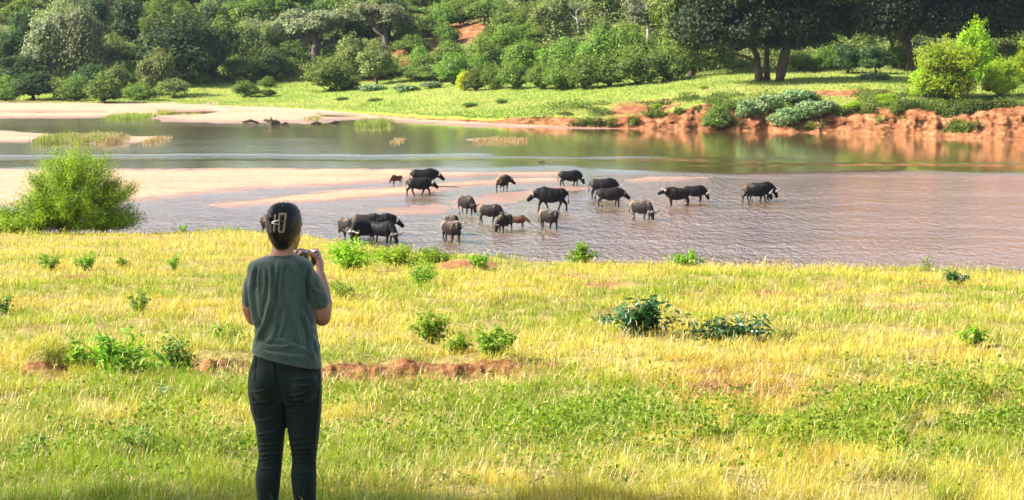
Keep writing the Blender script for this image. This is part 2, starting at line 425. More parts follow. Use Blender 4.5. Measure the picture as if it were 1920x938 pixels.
bm_ = mesh_np('riverbed_sand', wp2, grid_faces(*PX.shape), True, attrs={'wet': wet})
structure(link('riverbed_sand', bm_, M['sand']))
# water surface
cpx = np.concatenate([[-3500, -1200], np.arange(-330, 2260, 8.), [3200, 6000]]); rpy = np.concatenate([[120, 160], np.arange(186, 470, 1.5), np.arange(470, 900, 15), [1150]])
PX, PY = np.meshgrid(cpx, rpy); wp = at_z(PX, PY, WZ)
wob = 14*(fbm(PX/170, PY/40, 3)-.5)
def band(y0, y1, x0=-1e5, x1=1e5, s=3., sx=60.):
    return sstep(y0-s, y0+s, PY+wob*.4)*(1-sstep(y1-s, y1+s, PY+wob*.4))*sstep(x0-sx, x0+sx, PX)*(1-sstep(x1-sx, x1+sx, PX))
rip = np.full(PX.shape, .10)
rip += .30*band(222, 238, -1e5, 560) + .12*band(238, 262, -1e5, 480) + .55*band(291, 300, -1e5, 900, 1.5) + .25*band(296, 301, 900, 1500, 1.) + .5*band(307, 311, 1330, 1e5, 1.)
rip += .16*band(262, 290, -1e5, 600)
lower = sstep(314, 326, PY + wob - 8*sstep(1000, 1500, PX)*1)*sstep(250, 300, PY)
rip += 1.7*lower*sstep(1000, 1600, PX) + .7*lower + .7*sstep(335, 400, PY) + .9*sstep(380, 470, PY)
deep = 1-sstep(316, 330, PY+wob)
wm = mesh_np('river_water', wp, grid_faces(*PX.shape), True, attrs={'rip': np.clip(rip, 0, 2.8), 'deep': deep})
structure(link('river_water', wm, M['water']))

# ------------------------------------------------------------------ far bank and hillside
TB = {-400: [(194, 0), (191, 274), (188, 280), (182, 288), (172, 297), (158, 308)],
      0: [(195, 0), (192, 273), (189, 278), (183, 286), (172, 296), (158, 308)],
      300: [(197, 0), (193, 273), (189, 279), (181, 288), (169, 299), (156, 311)],
      450: [(203, 0), (198, 266), (190, 276), (180, 288), (168, 300), (155, 313)],
      600: [(210, 0), (203, 259), (195, 268), (182, 282), (168, 298), (152, 315)],
      800: [(227, 0), (214, 239), (200, 250), (182, 265), (166, 282), (148, 302)],
      1000: [(236, 0), (222, 229), (205, 237), (186, 250), (170, 265), (150, 285)],
      1150: [(241, 0), (222, 225), (200, 232), (178, 244), (160, 258), (145, 275)],
      1240: [(242, 0), (213, 225), (193, 232), (172, 243), (155, 254), (141, 273)],
      1320: [(243, 0), (200, 224.5), (186, 231), (165, 241), (150, 252), (138, 272)],
      1400: [(245, 0), (196, 224), (180, 231), (162, 239), (150, 248), (135, 270)],
      1500: [(248, 0), (222, 220), (190, 226), (165, 233), (150, 246), (134, 270)],
      1600: [(251, 0), (207, 219), (180, 225), (162, 231), (148, 246), (133, 270)],
      1750: [(256, 0), (204, 214), (188, 219), (170, 226), (150, 242), (133, 268)],
      1920: [(263, 0), (198, 211), (185, 217), (165, 226), (148, 240), (133, 265)],
      2400: [(275, 0), (205, 205), (185, 214), (165, 224), (148, 238), (133, 262)]}
kp = sorted(TB); K = 6
cy = np.array([[TB[p][k][0] for k in range(K)] for p in kp], float); cD = np.array([[TB[p][k][1] for k in range(K)] for p in kp], float)
for i, p in enumerate(kp): cD[i, 0] = at_z(p, cy[i, 0], WZ)[1]
cols = np.concatenate([np.arange(-1300, -300, 12.), np.arange(-300, 2220, 3.), np.arange(2220, 3300, 12.)])
jit = (fbm(cols/38., cols*0+2, 4)-.5)
Yc = np.stack([np.interp(cols, kp, cy[:, k]) for k in range(K)], 1); Dc = np.stack([np.interp(cols, kp, cD[:, k]) for k in range(K)], 1)
Yc[:, 0] += 3.5*jit; Yc[:, 1] += 16*(fbm(cols/55., cols*0+9, 3)-.5)*sstep(1100, 1250, cols) + 4*(fbm(cols/25., cols*0+5, 3)-.5)
Dc[:, 0] = at_z(cols, Yc[:, 0], WZ)[:, 1]
ctrl = [at_Y(cols, Yc[:, k], Dc[:, k]) for k in range(K)]
under = ctrl[0].copy(); under[:, 1] -= 3; under[:, 2] -= 1.0
for dD, yy in ((38, 45), (72, -12), (110, -48), (190, -75), (420, -60)):
    D = Dc[:, 5] + dD; wav = (fbm(cols/260., cols*0 + dD*.1, 3)-.5)*(40 if dD < 100 else 18)
    ctrl.append(at_Y(cols, yy + wav + 14*sstep(1100, 1500, cols)*(dD < 80), D))
ctrl = [under] + ctrl
segs = [2, 34, 20, 18, 14, 12, 30, 26, 14, 6, 4]
R = []; rowid = []
for k, ns in enumerate(segs):
    for i in range(ns):
        t = i/ns; R.append(ctrl[k]*(1-t) + ctrl[k+1]*t); rowid.append(k+t)
R.append(ctrl[-1]); rowid.append(len(segs)); R = np.stack(R); rowid = np.array(rowid)[:, None] + 0*cols[None, :]
# relief: carved clay face, hummocks on the grass, rough hill
cliff = np.where((rowid > 1) & (rowid < 2), np.sin(math.pi*(rowid-1)), 0)
cw = (.3*sstep(500, 620, cols) + .7*sstep(1080, 1240, cols))[None, :]
rg = np.abs(fbm(R[..., 0]*.42 + R[..., 2]*.25, R[..., 2]*.4, 5)-.5)*2
R[..., 1] += cliff*(2.9*(rg-.25))*cw*(.25+.9*fbm(R[..., 0]*.13, R[..., 2]*.05, 3)) + cliff*(fbm(R[..., 0]*1.7, R[..., 2]*1.4, 3)-.5)*1.2*cw
R[..., 2] += cliff*(fbm(R[..., 0]*.9, R[..., 1]*.9+3, 4)-.5)*.55*cw
mid = ((rowid >= 2) & (rowid < 6))
R[..., 2] += np.where(mid, (fbm(R[..., 0]*.25, R[..., 1]*.25, 4)-.5)*.55, 0)
R[..., 2] += np.where(rowid >= 6, (fbm(R[..., 0]*.12, R[..., 1]*.12, 4)-.5)*2.2, 0)
px_, py_, _ = project(R)
def blobp(cx, cy_, rx, ry, v): return v*np.exp(-(((px_-cx)/rx)**2 + ((py_-cy_)/ry)**2))
soil = np.where(rowid < 2.05, 1.0, 0.)*sstep(700, 1100, px_) + np.where(rowid < 1.35, .75, 0)*(1-sstep(700, 1100, px_))
soil = np.where(rowid < 1.02, 1, soil)
soil += blobp(1185, 208, 120, 20, .66) + blobp(1250, 188, 60, 10, .4) + blobp(1760, 215, 200, 20, .6) + blobp(1640, 178, 40, 14, .8) + blobp(1560, 175, 80, 8, .8) + blobp(1850, 200, 90, 26, .6)
soil += blobp(900, 188, 70, 3, .5) + blobp(1310, 150, 70, 5, .4) + blobp(410, 170, 50, 6, .55) + blobp(800, 130, 60, 16, .9) + blobp(870, 60, 70, 26, .8) + blobp(770, 95, 80, 20, .7) + blobp(700, 150, 30, 6, .6) + blobp(960, 40, 60, 15, .5) + blobp(30, 120, 30, 8, .7)
soil -= np.where((rowid > 1.6) & (rowid < 2.1), .55*sstep(.45, .7, fbm(R[..., 0]*.35, R[..., 2]*.5, 3)), 0)
hill = sstep(5.6, 6.3, rowid)
fm = mesh_np('hill', R, grid_faces(len(R), len(cols)), True, attrs={'soil': soil, 'hill': hill})
structure(link('hillside_terrain', fm, M['bank']))
bvh_far = BVHTree.FromPolygons(R.reshape(-1, 3).tolist(), grid_faces(len(R), len(cols)).tolist())
def far_at(px, py):
    h = hit(bvh_far, px, py)
    return h if h is not None else Vector(at_Y(px, py, 330))

# ------------------------------------------------------------------ grass (numpy blades)
def blades(P, h, w, az, lean, ctop, cbot, curve=.5):
    n = len(P); d = np.stack([np.cos(az), np.sin(az), 0*az], -1); s = np.stack([-np.sin(az), np.cos(az), 0*az], -1)
    tw = rng.uniform(-1, 1, n)[:, None]*.9; s = s*np.sqrt(1-tw**2*.5) + d*tw*.7
    l = lean[:, None]; H_ = h[:, None]; W = w[:, None]; zz = np.array([0, 0, 1.])
    b = P; m = P + d*H_*l*.35 + zz*H_*.6*np.sqrt(np.clip(1-l**2*.35, .1, 1)); t = P + d*H_*l*(1+.2*curve) + zz*H_*np.sqrt(np.clip(1-l**2*.75, .06, 1))
    V = np.stack([b - s*W*.5, b + s*W*.5, m - s*W*.42, m + s*W*.42, t], 1)
    i = (np.arange(n)*5)[:, None]
    Fa = np.stack([i+[0, 1, 3], i+[0, 3, 2], i+[2, 3, 4]], 1).reshape(-1, 3)
    C = np.stack([cbot, cbot, (cbot+ctop)/2, (cbot+ctop)/2, ctop], 1)
    return V.reshape(-1, 3), Fa, C.reshape(-1, 3)
def lerp(a, b, t): return np.asarray(a)*(1-t[:, None]) + np.asarray(b)*t[:, None]
def screen_roots(n, y0, y1, x0=-330, x1=2250):
    """roots spread so that near and far ground are equally well covered"""
    px = rng.uniform(x0, x1, n); py = y0 + (y1-y0)*rng.random(n)
    Y = 1.73/((py+20)/F - .098); Y = Y*(1+.03*rng.standard_normal(n))
    x = (px-960)/F*(Y*CT + (CAMZ+.098*(Y-9.3))*ST)
    z = near_z(x, Y); ok = Y < lip_D(px) + .8
    return np.stack([x, Y, z], -1)[ok]
P = np.concatenate([screen_roots(650000, 428, 1120), screen_roots(330000, 700, 1100), screen_roots(160000, 428, 620)])
P = P[P[:, 1] > 7.5]
px, py, d = project(P)
sl = near_soil(P[:, 0], P[:, 1]) + .5*(fbm(P[:, 0]*2.2, P[:, 1]*2.2, 3)-.5)
gap = fbm(P[:, 0]*4.5+3, P[:, 1]*3.2, 3)
keep = rng.random(len(P)) > np.clip(np.clip(sl*1.15-.2, 0, .95) + 1.0*sstep(.56, .40, gap), 0, .97)
P = P[keep]; px = px[keep]; py = py[keep]; d = d[keep]; n = len(P)
g = fbm(P[:, 0]*.55+11, P[:, 1]*.35+2, 4)                                   # green / dry patches
near = sstep(600, 880, py)
def bl(cx, cy_, rx, ry, v): return v*np.exp(-(((px-cx)/rx)**2 + ((py-cy_)/ry)**2))
gr = 3.3*(g-.5) + .40 + .36*near + 1.2*(fbm(P[:, 0]*2.1+4, P[:, 1]*1.7, 3)-.5)
gr += bl(1500, 540, 500, 30, .18) + bl(1100, 590, 400, 25, .22) + bl(900, 760, 400, 60, .3) + bl(1500, 840, 500, 60, .35) + bl(740, 490, 180, 25, .5) + bl(320, 800, 300, 60, .1)
gr -= bl(300, 465, 500, 22, .22) + bl(1500, 655, 600, 28, .28) + bl(250, 600, 300, 40, .18) + bl(1500, 500, 600, 12, .3) + bl(800, 900, 500, 40, .15) + bl(560, 470, 200, 12, .2)
gr = np.clip(gr + rng.normal(0, .30, n), 0, 1)
dry = lerp((.60, .48, .055), (.86, .74, .17), rng.random(n)); grn = lerp((.15, .28, .012), (.42, .50, .03), rng.random(n))
mixc = dry*(1-gr[:, None]) + grn*gr[:, None]
brn = sstep(.56, .72, fbm(P[:, 0]*1.1+30, P[:, 1]*.9+8, 4)) + .10
red = (rng.random(n) < brn*.42)[:, None]; mixc = np.where(red, mixc*[.80, .60, .45], mixc)
patch = fbm(P[:, 0]*3.2, P[:, 1]*2.6+7, 3)
h = rng.uniform(.05, .145, n)*(1+.25*sstep(25, 60, d))*(.25+1.5*patch)*(.75+.5*fbm(P[:, 0]*.35, P[:, 1]*.35+5, 3))
tall = rng.random(n) < .05; h = np.where(tall, h*1.9, h)
w = np.clip(rng.uniform(.0018, .0042, n)*np.maximum(1, d/13.), 0, .022)
lean = np.clip(rng.uniform(.1, 1.3, n), 0, 1.02); lean = np.where(tall, lean*.5, lean)
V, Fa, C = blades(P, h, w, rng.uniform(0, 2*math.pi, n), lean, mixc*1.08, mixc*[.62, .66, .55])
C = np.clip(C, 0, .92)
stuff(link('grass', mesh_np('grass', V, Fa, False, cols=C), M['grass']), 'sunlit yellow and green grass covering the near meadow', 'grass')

# pale feathery seed heads standing over the meadow
n = 15000
P = screen_roots(n, 430, 1080); px, py, d = project(P); n = len(P)
keep = rng.random(n) > np.clip(near_soil(P[:, 0], P[:, 1])*1.3, 0, .95)
dens = sstep(.42, .6, fbm(P[:, 0]*.5+4, P[:, 1]*.3, 3)); keep &= rng.random(n) < .25 + .75*dens
P = P[keep]; n = len(P); d = d[keep]
az = rng.uniform(0, 6.28, n); h = rng.uniform(.10, .23, n); ln = rng.uniform(.2, .85, n); c = lerp((.60, .48, .20), (.74, .62, .32), rng.random(n))
V1, F1, C1 = blades(P, h, np.clip(.0014*np.maximum(1, d/12), 0, .01), az, ln, c, c*.8)
tip = P + np.stack([np.cos(az)*h*ln*.8, np.sin(az)*h*ln*.8, h*.86], -1)
V2, F2, C2 = blades(tip, h*.34, np.clip(.0038*np.maximum(1, d/11), 0, .020), az, np.clip(ln*1.6, 0, 1), c*1.05, c)
stuff(link('seed_heads', mesh_np('seed_heads', np.concatenate([V1, V2]), np.concatenate([F1, F2+len(V1)]), False, cols=np.clip(np.concatenate([C1, C2]), 0, .9)), M['grass']), 'pale feathery grass seed heads rising over the meadow', 'grass')

# bleached bent straws lying over the nearer grass
P = screen_roots(44000, 560, 1100); px, py, d = project(P); k = rng.random(len(P)) < .35 + .65*sstep(.4, .6, fbm(P[:, 0]*1.3+9, P[:, 1]*1.1, 3)); P = P[k]; d = d[k]; n = len(P)
P[:, 2] += rng.uniform(.0, .06, n); c = lerp((.55, .42, .16), (.82, .72, .40), rng.random(n)); c = np.where((rng.random(n) < .3)[:, None], c*[.5, .42, .35], c)
V, Fa, C = blades(P, rng.uniform(.06, .20, n), rng.uniform(.0022, .0045, n)*np.maximum(1, d/12), rng.uniform(0, 6.28, n), rng.uniform(.8, 1.15, n), c, c*.9)
stuff(link('dry_straw', mesh_np('dry_straw', V, Fa, False, cols=np.clip(C, 0, .9)), M['grass']), 'bleached bent straw lying over the foreground grass', 'straw')

# far-bank turf
nF = 320000
ii = rng.random(nF); w_ = np.where((rowid[:-1, :-1] > 1.75) & (rowid[:-1, :-1] < 7.6) & (soil[:-1, :-1] < .45), 1., 0.)
hgt = (np.abs(py_[1:, :-1]-py_[:-1, :-1])+.3)*np.diff(cols)[None, :]/3; w_ = w_*hgt*np.where(rowid[:-1, :-1] > 6, .45, 1.)
idx = rng.choice(w_.size, nF, p=(w_/w_.sum()).ravel()); r_, c_ = np.divmod(idx, w_.shape[1])
a, b = rng.random(nF)[:, None], rng.random(nF)[:, None]
P = (R[r_, c_]*(1-a)+R[r_+1, c_]*a)*(1-b) + (R[r_, c_+1]*(1-a)+R[r_+1, c_+1]*a)*b
gg = np.clip(fbm(P[:, 0]*.12, P[:, 1]*.16, 4)*3.4-1.2 + rng.normal(0, .2, nF), 0, 1)
c = lerp((.50, .50, .17), (.22, .34, .045), gg)
hc = (rowid[r_, c_] > 6)[:, None]; c = np.where(hc, c*[.6, .62, .7], c)
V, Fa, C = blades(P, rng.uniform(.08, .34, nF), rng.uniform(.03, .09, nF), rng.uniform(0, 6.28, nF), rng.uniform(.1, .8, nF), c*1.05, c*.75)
stuff(link('bank_grass', mesh_np('bank_grass', V, Fa, False, cols=np.clip(C, 0, .9)), M['grass']), 'short bright green grass covering the far river bank', 'grass')

# ------------------------------------------------------------------ foliage and trees
def cards(P, Nn, size, aspect=.6, rnd=.8, fold=0):
    """leaf-shaped quads at P, roughly facing Nn"""
    n = len(P); q = Nn + rnd*rng.standard_normal((n, 3)); q /= np.linalg.norm(q, axis=1, keepdims=True)+1e-9
    r = rng.standard_normal((n, 3)); t = np.cross(q, r); t /= np.linalg.norm(t, axis=1, keepdims=True)+1e-9; b = np.cross(q, t)
    s = (size*rng.uniform(.6, 1.4, n))[:, None]
    V = np.stack([P - t*s*.5, P + b*s*aspect*.5 + q*s*fold, P + t*s*.5, P - b*s*aspect*.5 + q*s*fold], 1)
    i = (np.arange(n)*4)[:, None]
    return V.reshape(-1, 3), i + np.arange(4)[None, :]
def crown_mesh(name, lobes, ncard, size, shell=.55, core=.72, aspect=.65, droop=0, rnd=.8, clump=1.0, cores=True):
    """lobes: (cx,cy,cz, rx,ry,rz). Many leaf sprays through the outer shell of uneven lobes, around a rough leafy core"""
    lobes = np.array(lobes, float); vol = (lobes[:, 3]*lobes[:, 4] + lobes[:, 4]*lobes[:, 5] + lobes[:, 3]*lobes[:, 5]); pk = rng.choice(len(lobes), ncard, p=vol/vol.sum())
    d = rng.standard_normal((ncard, 3)); d /= np.linalg.norm(d, axis=1, keepdims=True); d[:, 2] = np.where(d[:, 2] < -.5, -d[:, 2], d[:, 2])
    L = lobes[pk]
    bump = fbm(d[:, 0]*2.3*clump + pk*3.1 + 20, d[:, 1]*2.3*clump + d[:, 2]*1.9*clump + 20, 3)
    rad = (shell + (1.12-shell)*np.sqrt(rng.random(ncard)))*(.42 + 1.16*bump)
    P = L[:, :3] + d*L[:, 3:]*rad[:, None]
    if droop: P[:, 2] -= droop*rng.random(ncard)**2*L[:, 5]*(np.hypot(d[:, 0], d[:, 1]))
    hole = fbm(P[:, 0]*1.1/lobes[:, 3].mean()*2+40, P[:, 2]*1.3/lobes[:, 5].mean()*2 + P[:, 1]*.7+40, 3); k = hole > .36
    P = P[k]; d = d[k]; bump = bump[k]; n = len(P)
    V, Fa = cards(P, d + np.array([0, 0, .25]), size, aspect, rnd)
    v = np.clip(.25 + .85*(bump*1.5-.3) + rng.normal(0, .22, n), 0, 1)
    v = np.repeat(v, 4)
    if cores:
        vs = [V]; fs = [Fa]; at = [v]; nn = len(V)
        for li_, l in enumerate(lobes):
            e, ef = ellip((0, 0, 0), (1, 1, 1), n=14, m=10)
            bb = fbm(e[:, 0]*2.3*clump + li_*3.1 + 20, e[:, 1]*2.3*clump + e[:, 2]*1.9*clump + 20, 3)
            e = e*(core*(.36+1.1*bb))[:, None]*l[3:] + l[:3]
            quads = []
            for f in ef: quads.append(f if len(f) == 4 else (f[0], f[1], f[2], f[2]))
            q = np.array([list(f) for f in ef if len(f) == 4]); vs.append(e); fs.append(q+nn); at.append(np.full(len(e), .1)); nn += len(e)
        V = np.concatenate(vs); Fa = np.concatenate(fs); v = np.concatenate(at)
    return mesh_np(name, V, Fa, False, attrs={'v': v})
def trunk_mesh(name, H_, r, lean=(0, 0), limbs=5, spread=1.0, fork=.45, top=.85, seed=0, flare=1.5):
    rs = np.random.default_rng(seed); mb = MB()
    zs = np.linspace(-.25, H_*top, 8); t = (zs+.25)/(H_*top+.25)
    wv = .012 if flare < 1.3 else .035
    path = np.stack([lean[0]*t**1.3 + wv*H_*np.sin(t*4+seed), lean[1]*t**1.3 + wv*H_*np.sin(t*5+2*seed), zs], -1)
    rr = r*(1-.72*t); rr[0] = r*flare; rr[1] = r*(1+(flare-1)*.25)
    mb.add(*tube(path, rr, 8))
    for i in range(limbs):
        a = 2*math.pi*(i + rs.uniform(-.3, .3))/limbs; t0 = fork + (.9-fork)*i/max(1, limbs)
        p0 = np.array([np.interp(t0, t, path[:, k]) for k in range(3)]); r0 = np.interp(t0, t, rr)
        ln = spread*rs.uniform(.7, 1.1); e = p0 + np.array([math.cos(a)*ln, math.sin(a)*ln, ln*rs.uniform(.45, .9)])
        m_ = (p0+e)/2 + np.array([math.cos(a)*ln*.12, math.sin(a)*ln*.12, -.08*ln])
        mb.add(*tube([p0, m_, e], [r0*.62, r0*.42, r0*.14], 6))
        for j in range(2):
            b = a + rs.uniform(-.9, .9); f = m_*.6+e*.4; g_ = f + np.array([math.cos(b), math.sin(b), rs.uniform(.3, .9)])*ln*.5
            mb.add(*tube([f, g_], [r0*.22, r0*.07], 5))
    return mb.mesh(name)
def round_lobes(n, R_, H_, base, seed, flat=1.0):
    rs = np.random.default_rng(seed); out = [(0, 0, base+(H_-base)*.5, R_*.72, R_*.7, (H_-base)*.5)]
    for i in range(n):
        a = 6.283*i/n*1.0 + rs.uniform(-.4, .4); q = rs.uniform(.35, .62)*R_; zz = base + (H_-base)*rs.uniform(.25, .8)
        s_ = rs.uniform(.34, .52)*R_
        out.append((math.cos(a)*q, math.sin(a)*q, zz, s_, s_, s_*rs.uniform(.75, 1.0)*flat))
    return out
# prototypes are unit-size (height 1 m = full height) and scaled; each is (name, category, crown mesh, trunk mesh, leaf, bark, words)
PROTO = {}
def proto(key, name, cat, lobes, ncard, size, leaf, bark, trunk, words, **kw):
    cm = crown_mesh(name+'_crown', lobes, ncard, size, **kw); cm.materials.append(M[leaf])
    tm = trunk_mesh(name+'_trunk', **trunk); tm.materials.append(M[bark])
    PROTO[key] = (name, cat, cm, tm, words)
for v in range(3):
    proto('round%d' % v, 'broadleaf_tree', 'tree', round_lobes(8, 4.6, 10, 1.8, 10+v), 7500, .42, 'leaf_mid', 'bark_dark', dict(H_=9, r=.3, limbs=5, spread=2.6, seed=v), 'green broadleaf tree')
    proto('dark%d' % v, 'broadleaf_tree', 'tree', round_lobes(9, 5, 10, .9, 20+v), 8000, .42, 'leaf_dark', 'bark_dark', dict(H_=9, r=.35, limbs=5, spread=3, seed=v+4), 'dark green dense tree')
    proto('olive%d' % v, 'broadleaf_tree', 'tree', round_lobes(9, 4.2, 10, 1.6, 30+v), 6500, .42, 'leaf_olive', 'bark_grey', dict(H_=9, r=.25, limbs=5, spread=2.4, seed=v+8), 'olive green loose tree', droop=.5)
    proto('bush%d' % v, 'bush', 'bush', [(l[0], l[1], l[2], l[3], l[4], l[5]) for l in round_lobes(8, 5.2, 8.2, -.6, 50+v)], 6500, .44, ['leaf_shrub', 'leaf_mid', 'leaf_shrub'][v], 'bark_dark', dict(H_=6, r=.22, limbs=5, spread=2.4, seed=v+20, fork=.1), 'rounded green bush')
proto('willow0', 'willowy_tree', 'tree', round_lobes(11, 5.4, 10, .8, 41), 9500, .40, 'leaf_grey', 'bark_grey', dict(H_=9, r=.4, limbs=6, spread=3.4, seed=31), 'large grey green drooping tree', droop=1.3)
proto('willow1', 'willowy_tree', 'tree', round_lobes(9, 4.3, 10, .3, 42), 8500, .38, 'leaf_olive', 'bark_grey', dict(H_=9, r=.35, limbs=6, spread=3, seed=33), 'drooping olive green tree', droop=1.5)
def flat_lobes(n, R_, H_, seed, th=.9):
    rs = np.random.default_rng(seed)
    return [(R_*math.sqrt(rs.random())*.75*math.cos(i*2.4), R_*math.sqrt(rs.random())*.75*math.sin(i*2.4), H_-th*rs.uniform(.8, 2.6), R_*rs.uniform(.28, .42), R_*rs.uniform(.28, .42), th*rs.uniform(.7, 1.2)) for i in range(n)]
proto('flat0', 'umbrella_thorn_tree', 'tree', flat_lobes(12, 6.2, 10, 5), 6500, .38, 'leaf_mid', 'bark_dark', dict(H_=9, r=.26, limbs=6, spread=3.6, seed=51, fork=.3), 'flat topped thorn tree')
proto('baobab0', 'baobab', 'tree', flat_lobes(17, 6.6, 10, 61, 1.25), 8500, .42, 'leaf_grey', 'bark_grey', dict(H_=9.2, r=1.0, limbs=8, spread=4.2, seed=61, fork=.42, flare=1.25), 'baobab with thick grey trunk')
proto('baobab1', 'baobab', 'tree', flat_lobes(15, 6.0, 10, 64, 1.7), 7000, .42, 'leaf_grey', 'bark_pale', dict(H_=9.4, r=.62, limbs=8, spread=3.8, seed=66, fork=.45, flare=1.2), 'pale trunked baobab')
proto('bare0', 'bare_tree', 'tree', flat_lobes(9, 3.6, 10, 71, 1.1), 900, .35, 'leaf_grey', 'bark_pale', dict(H_=9.8, r=.32, limbs=9, spread=2.8, seed=71, fork=.35), 'thinly leaved tree with pale bark', cores=False)
proto('lime0', 'lime_bush', 'bush', round_lobes(12, 5.2, 9.4, -.5, 81), 15000, .34, 'leaf_lime', 'bark_dark', dict(H_=7, r=.25, limbs=5, spread=2.4, seed=81, fork=.1), 'bright lime green bush')
proto('lime1', 'lime_bush', 'bush', round_lobes(10, 4.3, 9.6, -.5, 83), 13000, .34, 'leaf_lime', 'bark_dark', dict(H_=7, r=.25, limbs=5, spread=2.4, seed=84, fork=.1), 'bright lime green bush')
proto('yellow0', 'yellow_bush', 'bush', round_lobes(7, 4.6, 9, -.5, 85), 5000, .5, 'leaf_yellow', 'bark_dark', dict(H_=6, r=.2, limbs=4, spread=2, seed=85, fork=.1), 'yellow flowering bush')
proto('blue0', 'leafy_shrub', 'bush', round_lobes(9, 6.0, 7.0, -.6, 91), 5200, .85, 'leaf_blue', 'bark_dark', dict(H_=5, r=.16, limbs=5, spread=2, seed=91, fork=.1), 'broad leaved blue green shrub', core=.6)
for k_, (nm_, ct_, cm_, tm_, wd_) in PROTO.items():
    pass
ALL = []                                                                     # plants of the far side, labelled together at the end
def plant(key, px, py, hpx, wpx=None, sink=0, at=None, extra=None, rz=None):
    name, cat, cm, tm, words = PROTO[key]
    p = at if at is not None else far_at(px, py)
    _, _, d = project(np.array(p)); Hm = hpx*float(d)/F; s_ = Hm/10.
    w0 = (max(v.co.x for v in cm.vertices)-min(v.co.x for v in cm.vertices)) if key not in plant.w else plant.w[key]
    plant.w[key] = w0
    sx = (wpx*float(d)/F)/w0 if wpx else s_*random.uniform(.85, 1.15)
    root = thing(name, '', cat, (p.x, p.y, p.z - sink), random.uniform(0, 6.28) if rz is None else rz, 'trees and bushes across the river', (sx, sx, s_))
    c = bpy.data.objects.new('crown' if cat == 'tree' else 'foliage', cm); COL.objects.link(c); c.parent = root
    t = bpy.data.objects.new('trunk' if cat == 'tree' else 'stem', tm); COL.objects.link(t); t.parent = root
    ALL.append([root, words if extra is None else extra, px, py, Hm, extra is not None])
    return root
plant.w = {}
E = lambda *a, **k: plant(*a, **k)
# trees picked out one by one from left to right
E('willow0', 95, 150, 125, 110, extra='broad grey green tree with domed crown at the far left of the hill foot')
E('willow0', 150, 152, 138, 110, extra='tall grey green tree with twin domes beside the far left tree')
E('flat0', 205, 142, 62, 90, extra='small flat topped tree between the domed grey tree and the dark dense tree')
E('dark0', 330, 158, 118, 175, extra='widest dark dense tree behind the drooping olive tree')
E('dark1', 385, 155, 105, 110, extra='dark tree on the right shoulder of the widest dark tree')
E('willow1', 300, 178, 80, 85, extra='drooping olive tree in front of the widest dark tree')
E('olive0', 462, 128, 85, 80, extra='loose olive tree left of the thick trunked baobab')
E('olive1', 500, 118, 70, 60, extra='slim olive tree just left of the thick trunked baobab')
E('baobab0', 592, 126, 105, 150, extra='baobab with thick dark trunk above the round bush')
E('baobab0', 722, 97, 88, 120, extra='grey baobab on the slope left of the bare rocky ground')
E('baobab1', 1216, 98, 108, 105, extra='baobab with slender pale trunk left of the shady riverside trees')
E('bare0', 1083, 62, 62, 40, extra='thin bleached tree high on the hill left of the pale baobab')
E('bare0', 1127, 30, 60, 30, extra='thin dark leaning tree high on the hill above the bushes')
E('bare0', 510, 30, 62, 26, extra='thin pale trunk high on the hill above the thick trunked baobab')
E('flat0', 520, 149, 34, 50, extra='tiny parasol shaped thorn tree left of the round bush')
E('flat0', 780, 60, 45, 60, extra='thorn tree at the top left of the bare rocky slope')
# bushes at the foot of the far bank
for px, py, h, w, k, e in ((620, 172, 60, 98, 'bush1', 'big round bush below the thick trunked baobab'), (652, 170, 22, 42, 'bush0', 'low bush against the right side of the big round bush'),
    (460, 181, 28, 52, 'bush1', 'dark low bush on the grass left of the big round bush'), (502, 181, 15, 34, 'bush0', 'tiny bush right of the dark low bush'), (502, 164, 19, 32, 'bush2', 'small bush below the tiny parasol thorn tree'), (381, 158, 20, 28, 'bush0', 'small ball shaped bush at the foot of the dark dense tree'), (495, 146, 22, 36, 'bush2', 'small light bush touching the parasol thorn tree'),
    (10, 190, 24, 54, 'bush1', None), (62, 188, 42, 84, 'dark2', None), (104, 184, 30, 56, 'olive2', None), (142, 191, 46, 74, 'bush1', None), (196, 193, 54, 66, 'bush1', None), (222, 184, 50, 50, 'olive0', None), (262, 188, 30, 66, 'bush2', None), (326, 183, 28, 60, 'olive1', None), (40, 160, 44, 80, 'dark1', None), (10, 170, 26, 60, 'bush2', None), (225, 162, 44, 76, 'bush1', None), (170, 172, 40, 70, 'dark0', None),
    (790, 152, 46, 62, 'bush1', None), (850, 158, 55, 70, 'bush0', None), (872, 169, 30, 34, 'yellow0', 'bright yellow bush at the foot of the green thicket'), (890, 170, 40, 48, 'bush1', None), (925, 168, 44, 56, 'bush2', None), (965, 168, 52, 60, 'bush0', None), (1015, 168, 48, 66, 'bush0', None), (1050, 169, 54, 70, 'bush2', None), (1095, 168, 60, 76, 'bush0', None), (1140, 163, 62, 80, 'bush1', None), (1190, 160, 62, 90, 'bush1', None), (1245, 152, 60, 84, 'bush1', None), (1275, 146, 56, 70, 'bush0', None),
    (910, 135, 60, 90, 'bush2', None), (985, 132, 55, 90, 'bush0', None), (1060, 130, 55, 90, 'bush2', None), (1125, 128, 66, 80, 'bush2', None), (1175, 122, 70, 80, 'bush0', None), (845, 130, 50, 60, 'bush1', None), (1020, 112, 28, 80, 'bush0', None), (1265, 130, 95, 70, 'bush2', None), (1205, 128, 60, 60, 'bush2', None),
    (700, 148, 26, 50, 'bush1', None), (735, 146, 30, 44, 'bush2', None), (545, 140, 30, 40, 'bush0', None), (665, 140, 36, 44, 'bush2', None), (440, 140, 34, 46, 'bush1', None)):
    E(k, px, py, h*1.18, w*1.22, extra=e)
